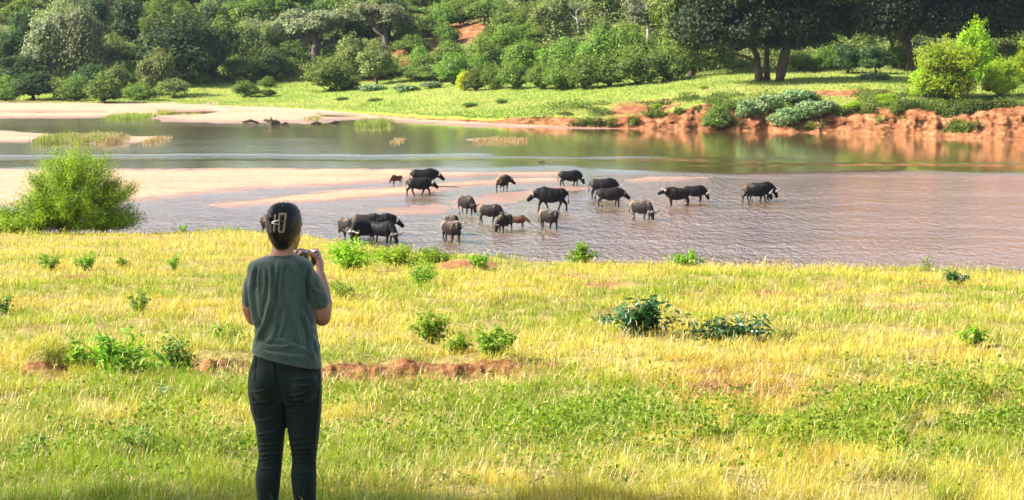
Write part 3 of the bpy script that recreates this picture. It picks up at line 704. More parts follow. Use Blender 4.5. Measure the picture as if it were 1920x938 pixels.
# shady trees on the right of the far bank
def big_tree(name, label, px, py, stems, lobes, ncard, leaf, size=.5, **kw):
    p = far_at(px, py); _, _, d = project(np.array(p)); s_ = float(d)/F
    root = thing(name, label, 'tree', p, 0)
    mb = MB()
    for st in stems:
        mb.add(*tube([(x*s_, y, z*s_) for x, y, z, r in st], [r*s_ for x, y, z, r in st], 10))
    link('trunk', mb.mesh('trunk'), M['bark_dark'], root)
    L = [(x*s_, y, z*s_, rx*s_, ry, rz_*s_) for x, y, z, rx, ry, rz_ in lobes]
    cm = crown_mesh('crown', L, ncard, size, **kw); link('crown', cm, M[leaf], root)
    return root
big_tree('riverside_tree', 'huge dark shade tree with thick trunks standing on the grassy far bank', 1440, 152,
    [[(-16, 0, -6, 10, ), (-18, 0, 20, 7), (-22, 0, 48, 6), (-60, 0, 120, 3)], [(0, .6, -6, 7), (-2, .6, 25, 5), (-2, .5, 60, 5), (10, 0, 140, 2.5)], [(20, -.5, -6, 14), (22, -.5, 12, 10), (30, -.5, 55, 9.5), (60, 0, 150, 4)], [(-22, 0, 34, 3.6), (-45, -.6, 46, 2.8), (-70, -1.2, 52, 1.5)]],
    [(-60, 0, 120, 90, 5, 55), (20, 0, 125, 90, 6, 60), (90, 1, 130, 80, 5, 62), (-120, 0, 105, 55, 4, 50), (0, 0, 190, 120, 7, 60), (-70, -2, 78, 55, 3, 26), (75, -2, 84, 52, 3, 30), (140, 1, 120, 50, 4, 50), (20, -2, 72, 45, 3, 20), (-30, -3, 100, 60, 3, 34), (50, -3, 110, 60, 3, 36), (0, -1, 200, 120, 6, 50), (120, -1, 180, 90, 6, 50), (-60, -1, 170, 90, 5, 50)], 60000, 'leaf_shade', .42, droop=.3)
big_tree('riverside_tree', 'leafy sunlit tree hanging over the left edge of the huge dark shade tree', 1300, 142,
    [[(-4, 0, -5, 8), (0, 0, 40, 6), (10, 0, 110, 3)], [(0, 0, 40, 3), (-30, -.5, 80, 1.5)]],
    [(0, 0, 85, 48, 4, 48), (-28, -1, 105, 38, 3.4, 40), (28, -1, 60, 42, 3.4, 42), (-10, 0, 140, 60, 4.5, 40), (40, -1, 36, 30, 3, 26), (30, 0, 120, 45, 4, 45)], 20000, 'leaf_mid', .42, droop=.5)
big_tree('riverside_tree', 'spreading dark tree with leaning trunk behind the lime green bushes', 1713, 132,
    [[(2, 0, -6, 12), (-4, 0, 20, 8), (-14, 0, 55, 7), (0, 0, 120, 3.5)], [(-12, 0, 46, 5), (-40, -.6, 72, 3.5), (-75, -1, 90, 2)], [(-10, 0, 60, 4.5), (14, -.5, 85, 3), (60, -.5, 110, 2)]],
    [(-20, 0, 115, 90, 6, 45), (80, 0, 110, 90, 6, 46), (160, 0, 115, 85, 6, 52), (240, 0, 110, 60, 6, 60), (0, 0, 175, 160, 8, 50), (-70, -2, 85, 40, 3, 28), (160, 0, 180, 140, 8, 50), (50, -2, 80, 60, 4, 22), (120, -2, 75, 60, 4, 22), (60, -2, 200, 160, 8, 50), (200, -3, 95, 80, 4, 34), (-60, 0, 150, 60, 5, 40), (-100, 0, 110, 46, 4, 30)], 60000, 'leaf_shade', .42, droop=.3)
big_tree('riverside_tree', 'pale leaved bough tree reaching left from the spreading dark tree', 1668, 130,
    [[(14, 1, -5, 5), (6, 1, 50, 3.5), (-20, 0, 90, 2)]], [(-34, -1, 92, 34, 2.5, 20), (-10, -1, 78, 28, 2.5, 16), (-44, 0, 118, 30, 2.5, 22), (0, 0, 105, 34, 3, 24)], 8000, 'leaf_grey', .4, droop=.8)
# bushes beneath them
for px, py, h, w, k, e in ((1500, 132, 42, 66, 'bush1', 'shaded bush right of the thick riverside trunks'), (1545, 128, 48, 60, 'bush2', None), (1590, 138, 52, 74, 'dark2', 'dark bushy tree in the shade between the two big trees'), (1640, 138, 48, 80, 'dark1', 'second dark bushy tree in the shade between the two big trees'), (1680, 128, 56, 60, 'bush2', None), (1380, 126, 20, 60, 'bush2', None), (1330, 128, 26, 60, 'bush0', None), (1360, 112, 30, 60, 'bush1', None), (1560, 100, 40, 70, 'bush0', None), (1620, 100, 45, 70, 'bush0', None), (1440, 110, 30, 60, 'bush0', None),
    (1775, 190, 108, 135, 'lime0', 'tall lime green bush above the red clay cliff'), (1735, 188, 70, 66, 'lime1', 'lime green bush at the left foot of the tall lime bush'), (1828, 160, 112, 84, 'lime1', 'pointed lime green bush behind the tall lime bush'), (1872, 182, 70, 74, 'lime0', 'round lime green bush right of the tall lime bush'), (1925, 170, 84, 70, 'lime1', 'lime bush cut by the right edge of the photo'), (1905, 130, 60, 80, 'bush0', None), (1880, 128, 56, 80, 'bush2', None),
    (1347, 243, 56, 68, 'bush1', 'dark green bush rooted at the waterline below the red cliff'), (1400, 222, 42, 46, 'blue0', 'rounded blue green shrub right of the waterline bush'), (1440, 214, 44, 56, 'blue0', 'blue green shrub on the cliff edge below the thick trunks'), (1490, 196, 34, 90, 'blue0', 'long blue green shrub trailing along the cliff edge'), (1478, 236, 42, 60, 'blue0', 'light shrub low on the red cliff'), (1520, 222, 40, 66, 'blue0', 'largest light shrub halfway up the red cliff'), (1550, 212, 30, 40, 'blue0', 'light shrub right of the largest cliff shrub'), (1455, 232, 24, 40, 'blue0', 'small light shrub low on the cliff beside the waterline bush'), (1640, 150, 14, 70, 'blue0', 'low grey green shrub on the grass in the shade'),
    (1680, 215, 22, 34, 'bush2', 'small bush halfway up the cliff below the lime bushes'), (1665, 198, 22, 44, 'lime0', None), (1600, 207, 16, 36, 'lime1', None),
    (940, 194, 10, 30, 'bush1', None), (880, 200, 9, 40, 'bush1', None), (705, 190, 7, 40, 'bush1', None), (760, 172, 16, 60, 'blue0', None), (700, 170, 14, 60, 'blue0', None), (810, 166, 16, 50, 'blue0', None), (640, 188, 7, 30, 'bush1', None), (1230, 205, 10, 26, 'lime0', None), (1060, 216, 8, 34, 'bush1', None), (1320, 168, 7, 20, 'lime1', None)):
    E(k, px, py, h, w, extra=e)
# woodland filling the hillside
pts = []; rsr = random.Random(11)
keys_t = ['round0', 'round1', 'round2', 'dark0', 'dark1', 'dark2', 'olive0', 'olive1', 'olive2', 'flat0', 'willow1']
tries = 0
while len(pts) < 265 and tries < 30000:
    tries += 1
    px = rsr.uniform(-60, 1980); py = rsr.uniform(-14, 158) if rsr.random() < .75 else rsr.uniform(-16, 40)
    p = far_at(px, py)
    if any(abs(px-lx) < 34 and ly-22 < py < ly+48 for lx, ly in ((592, 126), (722, 97), (1216, 98), (1083, 62))): continue
    if p.y < 292 or (p.y < 312 and px < 640): continue
    bare = math.exp(-((px-850)/90)**2 - ((py-75)/42)**2) + .8*math.exp(-((px-800)/40)**2-((py-128)/14)**2)
    if rsr.random() < bare*.92: continue
    small = rsr.random() < ((.35 if px > 620 else .12) + .6*math.exp(-((px-880)/230)**2))
    md = 3.2 if small else 4.6
    if any((p.x-q.x)**2 + ((p.y-q.y)*.55)**2 < (md*.5+m*.5)**2 for q, m in pts): continue
    pts.append((p, md))
    if small: E(rsr.choice(['bush0', 'bush1', 'bush2', 'round1']), px, py, rsr.uniform(26, 54), rsr.uniform(44, 84), at=p)
    else:
        left = px < 620
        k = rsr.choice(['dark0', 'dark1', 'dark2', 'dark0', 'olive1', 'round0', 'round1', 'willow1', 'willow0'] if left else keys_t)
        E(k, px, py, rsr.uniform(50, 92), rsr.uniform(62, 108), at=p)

# low scrub under and between the trees of the hillside
nS = 300000
sc_n = fbm(R[:-1, :-1, 0]*.16+9, R[:-1, :-1, 1]*.16, 4); top = np.clip((sc_n-.40)*9, 0, 2.0)
bare_ = blobp(855, 70, 80, 30, 1.)[:-1, :-1] + blobp(780, 100, 60, 20, .8)[:-1, :-1] + blobp(805, 128, 40, 14, 1)[:-1, :-1]
w_ = np.where((rowid[:-1, :-1] > 5.9) & (rowid[:-1, :-1] < 8.6), 1., 0.)*hgt*(top > .1)*np.clip(1-bare_*1.2, 0, 1)
idx = rng.choice(w_.size, nS, p=(w_/w_.sum()).ravel()); r_, c_ = np.divmod(idx, w_.shape[1])
a, b = rng.random(nS)[:, None], rng.random(nS)[:, None]
P = (R[r_, c_]*(1-a)+R[r_+1, c_]*a)*(1-b) + (R[r_, c_+1]*(1-a)+R[r_+1, c_+1]*a)*b
P[:, 2] += top[r_, c_]*np.sqrt(rng.random(nS))*rng.uniform(.5, 1.3, nS)
V, Fa = cards(P, np.tile([-.2, -.4, .8], (nS, 1)), .36, .65, .8)
o = link('hillside_scrub', mesh_np('hillside_scrub', V, Fa, False, attrs={'v': np.repeat(np.clip(fbm(P[:, 0]*.5, P[:, 1]*.5, 3)*1.8-.4+rng.normal(0, .2, nS), 0, 1), 4)}), M['leaf_scrub'])
stuff(o, 'low mixed green scrub covering the hillside between the trees', 'scrub')

# weeds trailing down the clay bank and along the turf edge
nW = 60000
wn = fbm(R[:-1, :-1, 0]*.30+3, R[:-1, :-1, 2]*.8 + R[:-1, :-1, 1]*.25, 5)
w_ = np.where((rowid[:-1, :-1] > 1.12) & (rowid[:-1, :-1] < 3.2), 1., 0.)*(np.abs(py_[1:, :-1]-py_[:-1, :-1])+.15)*sstep(.55, .62, wn + .05*(rowid[:-1, :-1]-1.6))*sstep(950, 1150, px_[:-1, :-1])
idx = rng.choice(w_.size, nW, p=(w_/w_.sum()).ravel()); r_, c_ = np.divmod(idx, w_.shape[1])
a, b = rng.random(nW)[:, None], rng.random(nW)[:, None]
P = (R[r_, c_]*(1-a)+R[r_+1, c_]*a)*(1-b) + (R[r_, c_+1]*(1-a)+R[r_+1, c_+1]*a)*b
P = P + rng.random(nW)[:, None]**1.5*np.array([0, -.25, .8])*np.clip((wn[r_, c_]-.52)*9, .25, 1)[:, None]
V, Fa = cards(P, np.tile([-.2, -.6, .6], (nW, 1)), .20, .6, .8)
o = link('bank_weeds', mesh_np('bank_weeds', V, Fa, False, attrs={'v': np.repeat(np.clip(fbm(P[:, 0]*.8, P[:, 2]*.8, 3)*1.8-.4+rng.normal(0, .2, nW), 0, 1), 4)}), M['leaf_shrub'])
stuff(o, 'green weeds trailing over the red clay bank across the river', 'weeds')

# ------------------------------------------------------------------ small plants of the near meadow
def leafy(name, label, px, py, wpx, hpx, n, leaf, size, seed, cat='plant', stems=9, aspect=.45, flop=.5, group=None, drop=0):
    rs = np.random.default_rng(seed); p = near_at(px, py); _, _, d = project(np.array(p)); k = float(d)/F
    W, Hh = wpx*k/2, hpx*k; root = thing(name, label, cat, (p.x, p.y, p.z-.02), 0, group)
    mb = MB(); LP = []; LN = []
    for i in range(stems):
        a = 6.283*i/stems + rs.uniform(-.4, .4); q = rs.uniform(.25, 1)*W; h = Hh*rs.uniform(.55, 1)*math.sqrt(max(.15, 1-(q/W)**2*.75))
        e = np.array([math.cos(a)*q, math.sin(a)*q*.8, h]); m_ = e*[.35, .35, .62]
        r0 = max(.0025, Hh*.012); mb.add(*tube([(0, 0, -.03), m_, e], [r0, r0*.7, r0*.3], 5))
        nl = int(n*2.1)//stems; t = rs.uniform(.22, 1.05, nl)[:, None]
        c = (1-t)**2*0 + 2*t*(1-t)*m_ + t*t*e
        off = rs.standard_normal((nl, 3))*[1, 1, .7]; off /= np.linalg.norm(off, axis=1, keepdims=True)
        c = c + off*(size*.8 + W*.14)*rs.uniform(.2, 1, nl)[:, None]; c[:, 2] = np.maximum(c[:, 2], size*.2)
        LP.append(c); LN.append(off*flop + np.array([0, 0, 1.]))
    LP = np.concatenate(LP); LN = np.concatenate(LN)
    V, Fa = cards(LP, LN, size, aspect, .45, .06)
    v = np.repeat(np.clip(rs.normal(.5, .28, len(LP)), 0, 1), 4)
    link('foliage', mesh_np('foliage', V, Fa, False, attrs={'v': v}), M[leaf], root)
    link('stem', mb.mesh('stem'), M['twig'], root)
    return root
LF = [('leafy_shrub', 'dark glossy broad leaved shrub in the sunny meadow, the taller of the pair', 1205, 630, 150, 80, 520, 'leaf_gloss', .085, 60, 'shrub', 22),
 ('leafy_shrub', 'low dark glossy shrub spreading right of the taller glossy shrub', 1365, 646, 175, 58, 460, 'leaf_gloss', .085, 61, 'shrub', 22),
 ('leafy_shrub', 'straggly dark shoots at the left end of the taller glossy shrub', 1135, 608, 60, 26, 70, 'leaf_gloss', .07, 62, 'shrub', 8),
 ('leafy_plant', 'tall leafy plant with big pointed leaves beside the left clod', 220, 712, 165, 108, 380, 'leaf_near', .075, 63, 'plant', 16),
 ('leafy_plant', 'rounded dark leafy plant left of the earth step', 330, 712, 98, 92, 560, 'leaf_shrub', .05, 64, 'plant', 20),
 ('leafy_plant', 'small tree shaped seedling on a single stem in the dry grass', 262, 588, 64, 48, 260, 'leaf_shrub', .05, 65, 'plant', 12),
 ('leafy_plant', 'leafy sprig standing left of the eroded clod', 155, 700, 90, 88, 170, 'leaf_near', .07, 66, 'plant', 8),
 ('leafy_plant', 'bushy green plant behind the earth step, left of three', 808, 644, 96, 72, 560, 'leaf_near', .05, 67, 'plant', 18),
 ('leafy_plant', 'low green plant behind the earth step, middle of three', 858, 664, 60, 44, 240, 'leaf_near', .05, 68, 'plant', 12),
 ('leafy_plant', 'leafy green plant behind the earth step, right of three', 928, 668, 104, 62, 520, 'leaf_near', .05, 69, 'plant', 16),
 ('leafy_plant', 'low green plant at upper left in the golden grass', 92, 506, 62, 34, 360, 'leaf_near', .06, 70, 'plant', 14),
 ('leafy_plant', 'low green plant right of its upper left twin in golden grass', 162, 506, 56, 38, 330, 'leaf_near', .06, 71, 'plant', 14),
 ('leafy_plant', 'smallest round green plant in the golden grass', 228, 502, 32, 26, 160, 'leaf_near', .06, 72, 'plant', 8),
 ('leafy_plant', 'sparse upright green plant left of the person shoulder', 326, 508, 34, 42, 130, 'leaf_near', .06, 73, 'plant', 7),
 ('leafy_plant', 'fluffy light green plant below the bank edge scarp', 792, 538, 72, 58, 700, 'leaf_near', .045, 74, 'plant', 22),
 ('leafy_plant', 'green plant cut by the left photo edge', 8, 590, 44, 44, 200, 'leaf_shrub', .055, 75, 'plant', 10),
 ('leafy_plant', 'thin leafy sprays at the left elbow of the person', 425, 648, 80, 46, 150, 'leaf_near', .05, 76, 'plant', 10),
 ('leafy_plant', 'dark sprawling sprays right of the raised arm of the person', 640, 560, 70, 46, 150, 'leaf_shrub', .05, 77, 'plant', 9),
 ('leafy_plant', 'bright green plant at the water edge below the drinking buffaloes', 1090, 492, 62, 42, 420, 'leaf_near', .085, 78, 'plant', 14),
 ('leafy_plant', 'wide bright green plant at the water edge right of centre', 1288, 490, 82, 28, 420, 'leaf_near', .085, 79, 'plant', 16),
 ('leafy_plant', 'small dark green plant near the right end of the bank edge', 1790, 534, 54, 30, 260, 'leaf_gloss', .07, 80, 'plant', 12),
 ('leafy_plant', 'bright green thicket behind the raised hand, left part', 655, 508, 120, 62, 1300, 'leaf_lime', .07, 81, 'plant', 26),
 ('leafy_plant', 'bright green thicket behind the raised hand, right part', 745, 502, 130, 48, 1200, 'leaf_lime', .07, 82, 'plant', 26),
 ('leafy_plant', 'bright green thicket between the thicket and the dark scarp', 812, 494, 90, 34, 700, 'leaf_near', .07, 91, 'plant', 20),
 ('leafy_plant', 'low light green weeds right of the broad shrub pair', 1480, 640, 70, 26, 160, 'leaf_shrub', .06, 92, 'plant', 10),
 ('leafy_plant', 'pale green weed near the right edge of the meadow', 1825, 650, 70, 50, 200, 'leaf_near', .05, 93, 'plant', 10),
 ('leafy_plant', 'bright green tuft on the dark scarp at the bank edge', 900, 500, 60, 26, 400, 'leaf_near', .07, 83, 'plant', 12),
 ('leafy_plant', 'thin tall weed standing over the bank edge at right', 1738, 498, 40, 36, 60, 'leaf_near', .06, 84, 'plant', 5),
 ('leafy_plant', 'small weed right of the dark bush shadow', 345, 430, 30, 26, 110, 'leaf_near', .07, 85, 'plant', 6),
 ('leafy_plant', 'grey green rosette below the left leafy plant', 310, 740, 34, 20, 60, 'leaf_blue', .05, 86, 'plant', 6),
 ('leafy_plant', 'light weed between the clod and the rosette', 240, 742, 60, 36, 120, 'leaf_near', .045, 87, 'plant', 8),
 ('leafy_plant', 'green weed in the shade left of the person legs', 262, 868, 90, 110, 150, 'leaf_shrub', .035, 88, 'plant', 9),
 ('leafy_plant', 'thin green weed over the left part of the foreground', 60, 880, 110, 90, 180, 'leaf_shrub', .035, 89, 'plant', 10)]
for nm, lb, px, py, w, h, n, lf, sz, sd, ct, st in LF: leafy(nm, lb, px, py, w, h, n, lf, sz, sd, ct, st)
# leafy ground cover, bottom right and scattered
def cover(n, cx, cy_, rx, ry):
    px = cx + rng.normal(0, rx, n); py = cy_ + rng.normal(0, ry, n); py = np.clip(py, 560, 1000)
    Y = 1.73/((py+20)/F - .098); x = (px-960)/F*(Y*CT + (CAMZ+.098*(Y-9.3))*ST); return np.stack([x, Y, near_z(x, Y)], -1)
P = np.concatenate([cover(36000, 1480, 825, 280, 36), cover(20000, 1780, 805, 140, 38), cover(12000, 700, 800, 300, 60), cover(9000, 250, 840, 200, 50), cover(6000, 1150, 850, 150, 40)])
cl = fbm(P[:, 0]*3, P[:, 1]*3, 3); P = P[(cl > .47) & (near_soil(P[:, 0], P[:, 1]) < .7)]; n = len(P); P[:, 2] += rng.uniform(.01, .05, n) + .17*rng.random(n)*sstep(.47, .62, fbm(P[:, 0]*3, P[:, 1]*3, 3))
V, Fa = cards(P, np.tile([0, -.25, 1.], (n, 1)), .030, .6, 1.0, .06)
o = link('leafy_ground_cover', mesh_np('leafy_ground_cover', V, Fa, False, attrs={'v': np.repeat(rng.random(n), 4)}), M['leaf_near'])
stuff(o, 'small leafy green weeds creeping through the foreground grass', 'ground cover')

# big fine-leaved bush on the left of the bank edge
def big_bush():
    p = near_at(120, 436); _, _, d = project(np.array(p)); k = float(d)/F
    root = thing('thorn_bush', 'large bright green fine leaved bush standing at the left bank edge', 'bush', p)
    lob = [(-8, 0, 62, 62, 1.5, 58), (40, 0, 78, 56, 1.4, 62), (-50, -.3, 34, 68, 1.3, 36), (80, 0, 52, 56, 1.2, 46), (-100, 0, 18, 44, 1.0, 22), (20, 0, 118, 44, 1.1, 42), (60, 0, 112, 32, .9, 38), (98, 0, 26, 42, 1, 26), (-20, .3, 100, 40, 1, 34), (100, .2, 72, 34, .8, 30)]
    lob += [(0, -.7, 22, 60, .8, 30), (60, -.6, 24, 54, .8, 30), (30, -.9, 44, 50, .7, 34), (105, -.3, 20, 40, .8, 24), (-125, -.4, 12, 50, .9, 20), (-60, -.8, 22, 60, .8, 26), (-20, -.8, 60, 50, .8, 40)]
    lob = [(a*1.05*k, b, c*1.08*k, r1*1.12*k, r2*1.1, r3*1.1*k) for a, b, c, r1, r2, r3 in lob]
    V_, F_, v_ = [], [], []; nn = 0; mb = MB(); rs = np.random.default_rng(5)
    for li, l in enumerate(lob):
        for s_ in range(34):                              # leafy twigs reaching out of every lobe
            dd = rs.standard_normal(3); dd[2] = abs(dd[2])*.9 - .15; dd /= np.linalg.norm(dd)
            c0 = np.array(l[:3])*[.6, .6, .45]; e = np.array(l[:3]) + dd*np.array(l[3:])*rs.uniform(.75, 1.12); e[2] = max(e[2], .05)
            m_ = (c0+e)/2 + rs.standard_normal(3)*.12
            mb.add(*tube([c0, m_, e], [.016, .009, .003], 4))
            nl = 210 if l[0] < 55*k else 125; tv = rs.normal(0, .22)
            t = np.sqrt(rs.uniform(.12, 1, nl))[:, None]; c = (1-t)**2*c0 + 2*t*(1-t)*m_ + t*t*e + rs.standard_normal((nl, 3))*.11
            c[:, 2] = np.maximum(c[:, 2], .02)
            V, Fa = cards(c, np.tile(dd + [0, 0, .4], (nl, 1)), .062, .5, .8); V_.append(V); F_.append(Fa+nn); nn += len(V); v_.append(np.repeat(np.clip(rs.normal(.48, .2, nl)+tv, 0, 1), 4))
    for i in range(14):
        a = rs.uniform(0, 6.28); e = np.array([math.cos(a)*rs.uniform(.4, 1.5), math.sin(a)*.7, rs.uniform(.8, 2.2)])
        mb.add(*tube([(0, 0, -.1), e*[.4, .4, .5], e], [.05, .035, .015], 6))
    link('foliage', mesh_np('foliage', np.concatenate(V_), np.concatenate(F_), False, attrs={'v': np.concatenate(v_)}), M['leaf_bush'], root)
    link('branch', mb.mesh('branch'), M['twig'], root)
big_bush()

# reed clumps on the bars, driftwood
def reeds(label, px, py, wpx, hpx, n, c1, c2, seed):
    rs = np.random.default_rng(seed); p = Vector(at_z(px, py, WZ+.12)); _, _, d = project(np.array(p)); k = float(d)/F
    q = np.stack([rs.normal(0, .38, n)*wpx*k*.62, rs.normal(0, 1.0, n)*2.2, np.full(n, -.1)], -1); q[:, 0] = np.clip(q[:, 0], -wpx*k/2, wpx*k/2)
    ls = fbm((q[:, 0]+50)*.9, (q[:, 1]+seed)*.5, 3)
    V, Fa, C = blades(q, hpx*k*(.2+.65*ls)*rs.uniform(.6, 1.3, n), rs.uniform(.04, .09, n), rs.uniform(0, 6.28, n), rs.uniform(0, .5, n), lerp(c1, c2, np.clip(ls*2.4-.7+rs.normal(0, .15, n), 0, 1)), lerp(c1, c2, ls)*.7)
    o = link('reed_clump', mesh_np('reed_clump', V, Fa, False, cols=np.clip(C, 0, .9)), M['grass'], loc=p); tag(o, label, 'reeds', 'reed clumps on the sandbars')
G1, G2 = (.22, .30, .05), (.48, .40, .20)
reeds('tall green reed clump behind the top of the thorn bush', 105, 262, 70, 20, 1500, G1, (.3, .36, .08), 1)
reeds('long reed clump with brown tips right of the tall green one', 165, 262, 110, 22, 2600, (.26, .32, .06), G2, 2)
reeds('brown dry tuft at the right end of the long reed clump', 215, 264, 50, 18, 900, G2, (.3, .2, .1), 3)
reeds('small dry brown tuft on the tip of the left sandbar', 292, 262, 44, 9, 600, G2, (.36, .22, .1), 4)
reeds('low bright green reed island on the pale far sand', 245, 219, 88, 12, 1800, (.25, .38, .05), (.36, .44, .1), 5)
reeds('yellow green reeds beside the far sand pool', 300, 210, 40, 5, 500, (.4, .5, .06), (.4, .4, .1), 6)
reeds('thin green reeds beyond the driftwood stump', 355, 216, 60, 6, 500, (.3, .36, .08), G2, 7)
reeds('green reed clump where the far sand meets the river', 702, 232, 68, 16, 1300, (.22, .34, .05), (.36, .4, .12), 8)
reeds('dry grass on the small island in mid river', 938, 263, 100, 7, 1300, G2, (.42, .28, .13), 9)
reeds('tiny dry tuft in mid river left of the small island', 746, 263, 26, 5, 250, G2, (.5, .36, .2), 10)
reeds('green tuft right of the driftwood stump', 588, 222, 34, 10, 400, (.3, .36, .08), G2, 11)
def drift(label, px, py, spec, sc=1.):
    p = Vector(at_z(px, py, WZ)); mb = MB()
    for pts_, rr in spec: mb.add(*tube(np.array(pts_)*sc, np.array(rr)*sc, 7))
    o = link('driftwood', fuse(mb, 'driftwood', .09*sc, 1), M['bark_dark'], loc=p); tag(o, label, 'driftwood', 'driftwood in the river')
drift('dark driftwood stump with upturned roots standing in the far river', 509, 234, [([(-1.3, 0, .75), (-.5, 0, .6), (.5, 0, .45), (1.3, 0, .5)], [.1, .28, .34, .12]), ([(0, 0, -.2), (0, 0, .6)], [.7, .35]), ([(0, 0, .5), (-.1, 0, 1.1), (.05, 0, 1.5)], [.25, .15, .06]), ([(.1, 0, .4), (.9, .2, .9)], [.2, .06]), ([(.2, 0, .3), (1.8, .1, .1)], [.25, .12]), ([(-.2, 0, .5), (-1.0, .1, 1.0)], [.2, .06])], .72)
drift('low brown snag lying left of the driftwood stump', 470, 231, [([(-.9, 0, .1), (0, 0, .3), (.9, 0, .05)], [.15, .22, .1])])
drift('small dark snag right of the driftwood stump', 534, 235, [([(-.4, 0, .05), (.1, 0, .25), (.4, 0, .1)], [.12, .2, .12])])
drift('tiny dark snag nearer the green reed clump', 592, 233, [([(-.5, 0, .05), (.1, 0, .2), (.6, 0, .1)], [.12, .2, .12])])
drift('small dark snag at the shore just left of the green reed clump', 628, 232, [([(-.5, 0, .05), (.1, 0, .22), (.5, 0, .1)], [.14, .2, .1])])
drift('dark log floating alone in mid river above the herd', 1015, 305, [([(-.3, 0, 0), (.1, 0, .12), (.35, 0, .02)], [.06, .1, .05])])

# ------------------------------------------------------------------ buffaloes
def hide_mat(name, dark, dust):
    m = N(name); n1 = m.noise(2.2, 5, .6); n2 = m.noise(9, 4); a = m.attr('dust')
    f = m.math('ADD', a.outputs['Fac'], m.math('MULTIPLY', m.math('SUBTRACT', n1.outputs[0], .5), 1.2))
    fr = m.ramp(f, [(.4, (0, 0, 0)), (.95, (1, 1, 1))]).outputs[0]
    m.set(Base_Color=m.mix(fr, dark, dust), Roughness=.62, Normal=m.bump(n2.outputs[0], .35, .03)); m.bsdf.inputs['Specular IOR Level'].default_value = .12
    return m.m
M['hide_black'] = hide_mat('hide_black', (.008, .007, .008), (.11, .08, .055))
M['hide_brown'] = hide_mat('hide_brown', (.016, .012, .011), (.24, .165, .10))
M['hide_calf'] = hide_mat('hide_calf', (.09, .04, .02), (.34, .19, .10))
M['horn'] = simple('horn', (.34, .32, .29), .45, (4, .5, 1.4))
M['horn_dark'] = simple('horn_dark', (.10, .09, .085), .45, (4, .5, 1.4))
M['eye'] = simple('eye', (.01, .008, .008), .15)
def buffalo(label, px, py, heading, pose='graze', yaw=0, walk=.0, size=1., hide='hide_black', horn='horn', dust=.5, hornsize=1., z=None, seed=0, calf=False, bend=0, depth=.08):
    rs = np.random.default_rng(seed+100); p = Vector(at_z(px, py, WZ)); p.z -= depth
    root = thing('buffalo', label, 'buffalo', p, math.radians(heading), 'buffalo herd drinking in the river', size)
    mb = MB(); k = .82 if calf else 1
    tx = np.array([-1.06, -.98, -.82, -.5, -.1, .3, .55, .72]); tz = np.array([1.16, 1.16, 1.14, 1.06, 1.0, 1.05, 1.12, 1.16])
    ry = np.array([.11, .23, .32, .39, .45, .41, .34, .26])*k; rz = np.array([.15, .27, .37, .43, .49, .52, .50, .38])*k
    ty = -bend*(tx/1.0)**2*np.sign(tx)
    mb.add(*tube(np.stack([tx, ty, tz], -1), ry, 16, rz))
    mb.add(*tube([(.1, 0, 1.38), (.42, 0, 1.46), (.7, 0, 1.38)], [.12, .16, .12], 10))                       # shoulder hump
    NE = {'graze': (1.02, .84), 'drink': (1.02, .72), 'low': (1.06, 1.06), 'level': (1.08, 1.26), 'up': (1.00, 1.42)}[pose]
    MU = {'graze': (1.26, .24), 'drink': (1.18, .10), 'low': (1.46, .70), 'level': (1.60, 1.08), 'up': (1.40, 1.14)}[pose]
    cy_, sy_ = math.cos(math.radians(yaw)), math.sin(math.radians(yaw)); o0 = np.array([.62, ty[-1], 0])
    def rot(q):
        q = np.array(q, float); x, y = q[0]-.62, q[1]
        return np.array([o0[0]+x*cy_-y*sy_, o0[1]+x*sy_+y*cy_, q[2]])
    ne = np.array([NE[0], 0, NE[1]]); mu = np.array([MU[0], 0, MU[1]]); hd = mu-ne; hd /= np.linalg.norm(hd); L = np.linalg.norm(mu-ne)
    hu = np.array([-hd[2], 0, hd[0]]); hu = hu if hu[2] > 0 or hu[0] > 0 else -hu
    mb.add(*tube([(.45, ty[-2], 1.15), rot(.5*np.array([.62, 0, 1.15])+.5*ne + [0, 0, .04]), rot(ne)], [.31*k, .235*k, .175*k], 12, [.45*k, .33*k, .24*k]))
    hb = ne - hd*.02; l = .54*(.85 if calf else 1)
    mb.add(*tube([rot(hb), rot(hb+hd*l*.3), rot(hb+hd*l*.65), rot(hb+hd*l*.92)], [.15*k, .145*k, .12*k, .135*k], 12, [.18*k, .18*k, .155*k, .145*k]))
    for s_ in (-1, 1):                                                                                      # ears, drooping under the horns
        mb.add(*tube([rot(hb+hd*.02+np.array([0, s_*.10, 0])), rot(hb + np.array([0, s_*.26, -.03]) + hd*.05), rot(hb + np.array([0, s_*.36, -.12])+hd*.08)], [.045, .055, .025], 8, [.035, .05, .03]))
    for i, s_ in enumerate((-1, 1)):
        a = walk*(1 if i else -1)*.30 + rs.uniform(-.05, .05); b = -a*.9 + rs.uniform(-.05, .05)
        y = .19*s_*k
        mb.add(*tube([(.48, y, 1.05), (.50+a*.2, y*1.05, .76), (.50+a*.75, y, .43), (.49+a*.95-.03, y, .14), (.50+a, y, .03)], [.15*k, .115*k, .07, .052, .075], 10, [.22*k, .14*k, .075, .055, .08]))
        mb.add(*tube([(-.74, y*.95, 1.08), (-.62+b*.3, y*1.1, .80), (-.86+b*.65, y, .50), (-.80+b*.95, y, .16), (-.78+b, y, .03)], [.17*k, .13*k, .068, .05, .07], 10, [.27*k, .19*k, .08, .055, .078]))
    tw = rs.uniform(-.1, .1)
    mb.add(*tube([(-1.08, 0, 1.26), (-1.17, tw*.5, 1.05), (-1.17, tw, .75), (-1.15, tw*1.2, .52)], [.045, .034, .03, .05], 7))
    me = fuse(mb, 'body', .034, 3); V = co_of(me); nn = no_of(me)
    back = sstep(1.15, 1.5, V[:, 2])*.4 + sstep(-.55, -1.0, V[:, 0])*.85*sstep(.6, 1.0, V[:, 2])
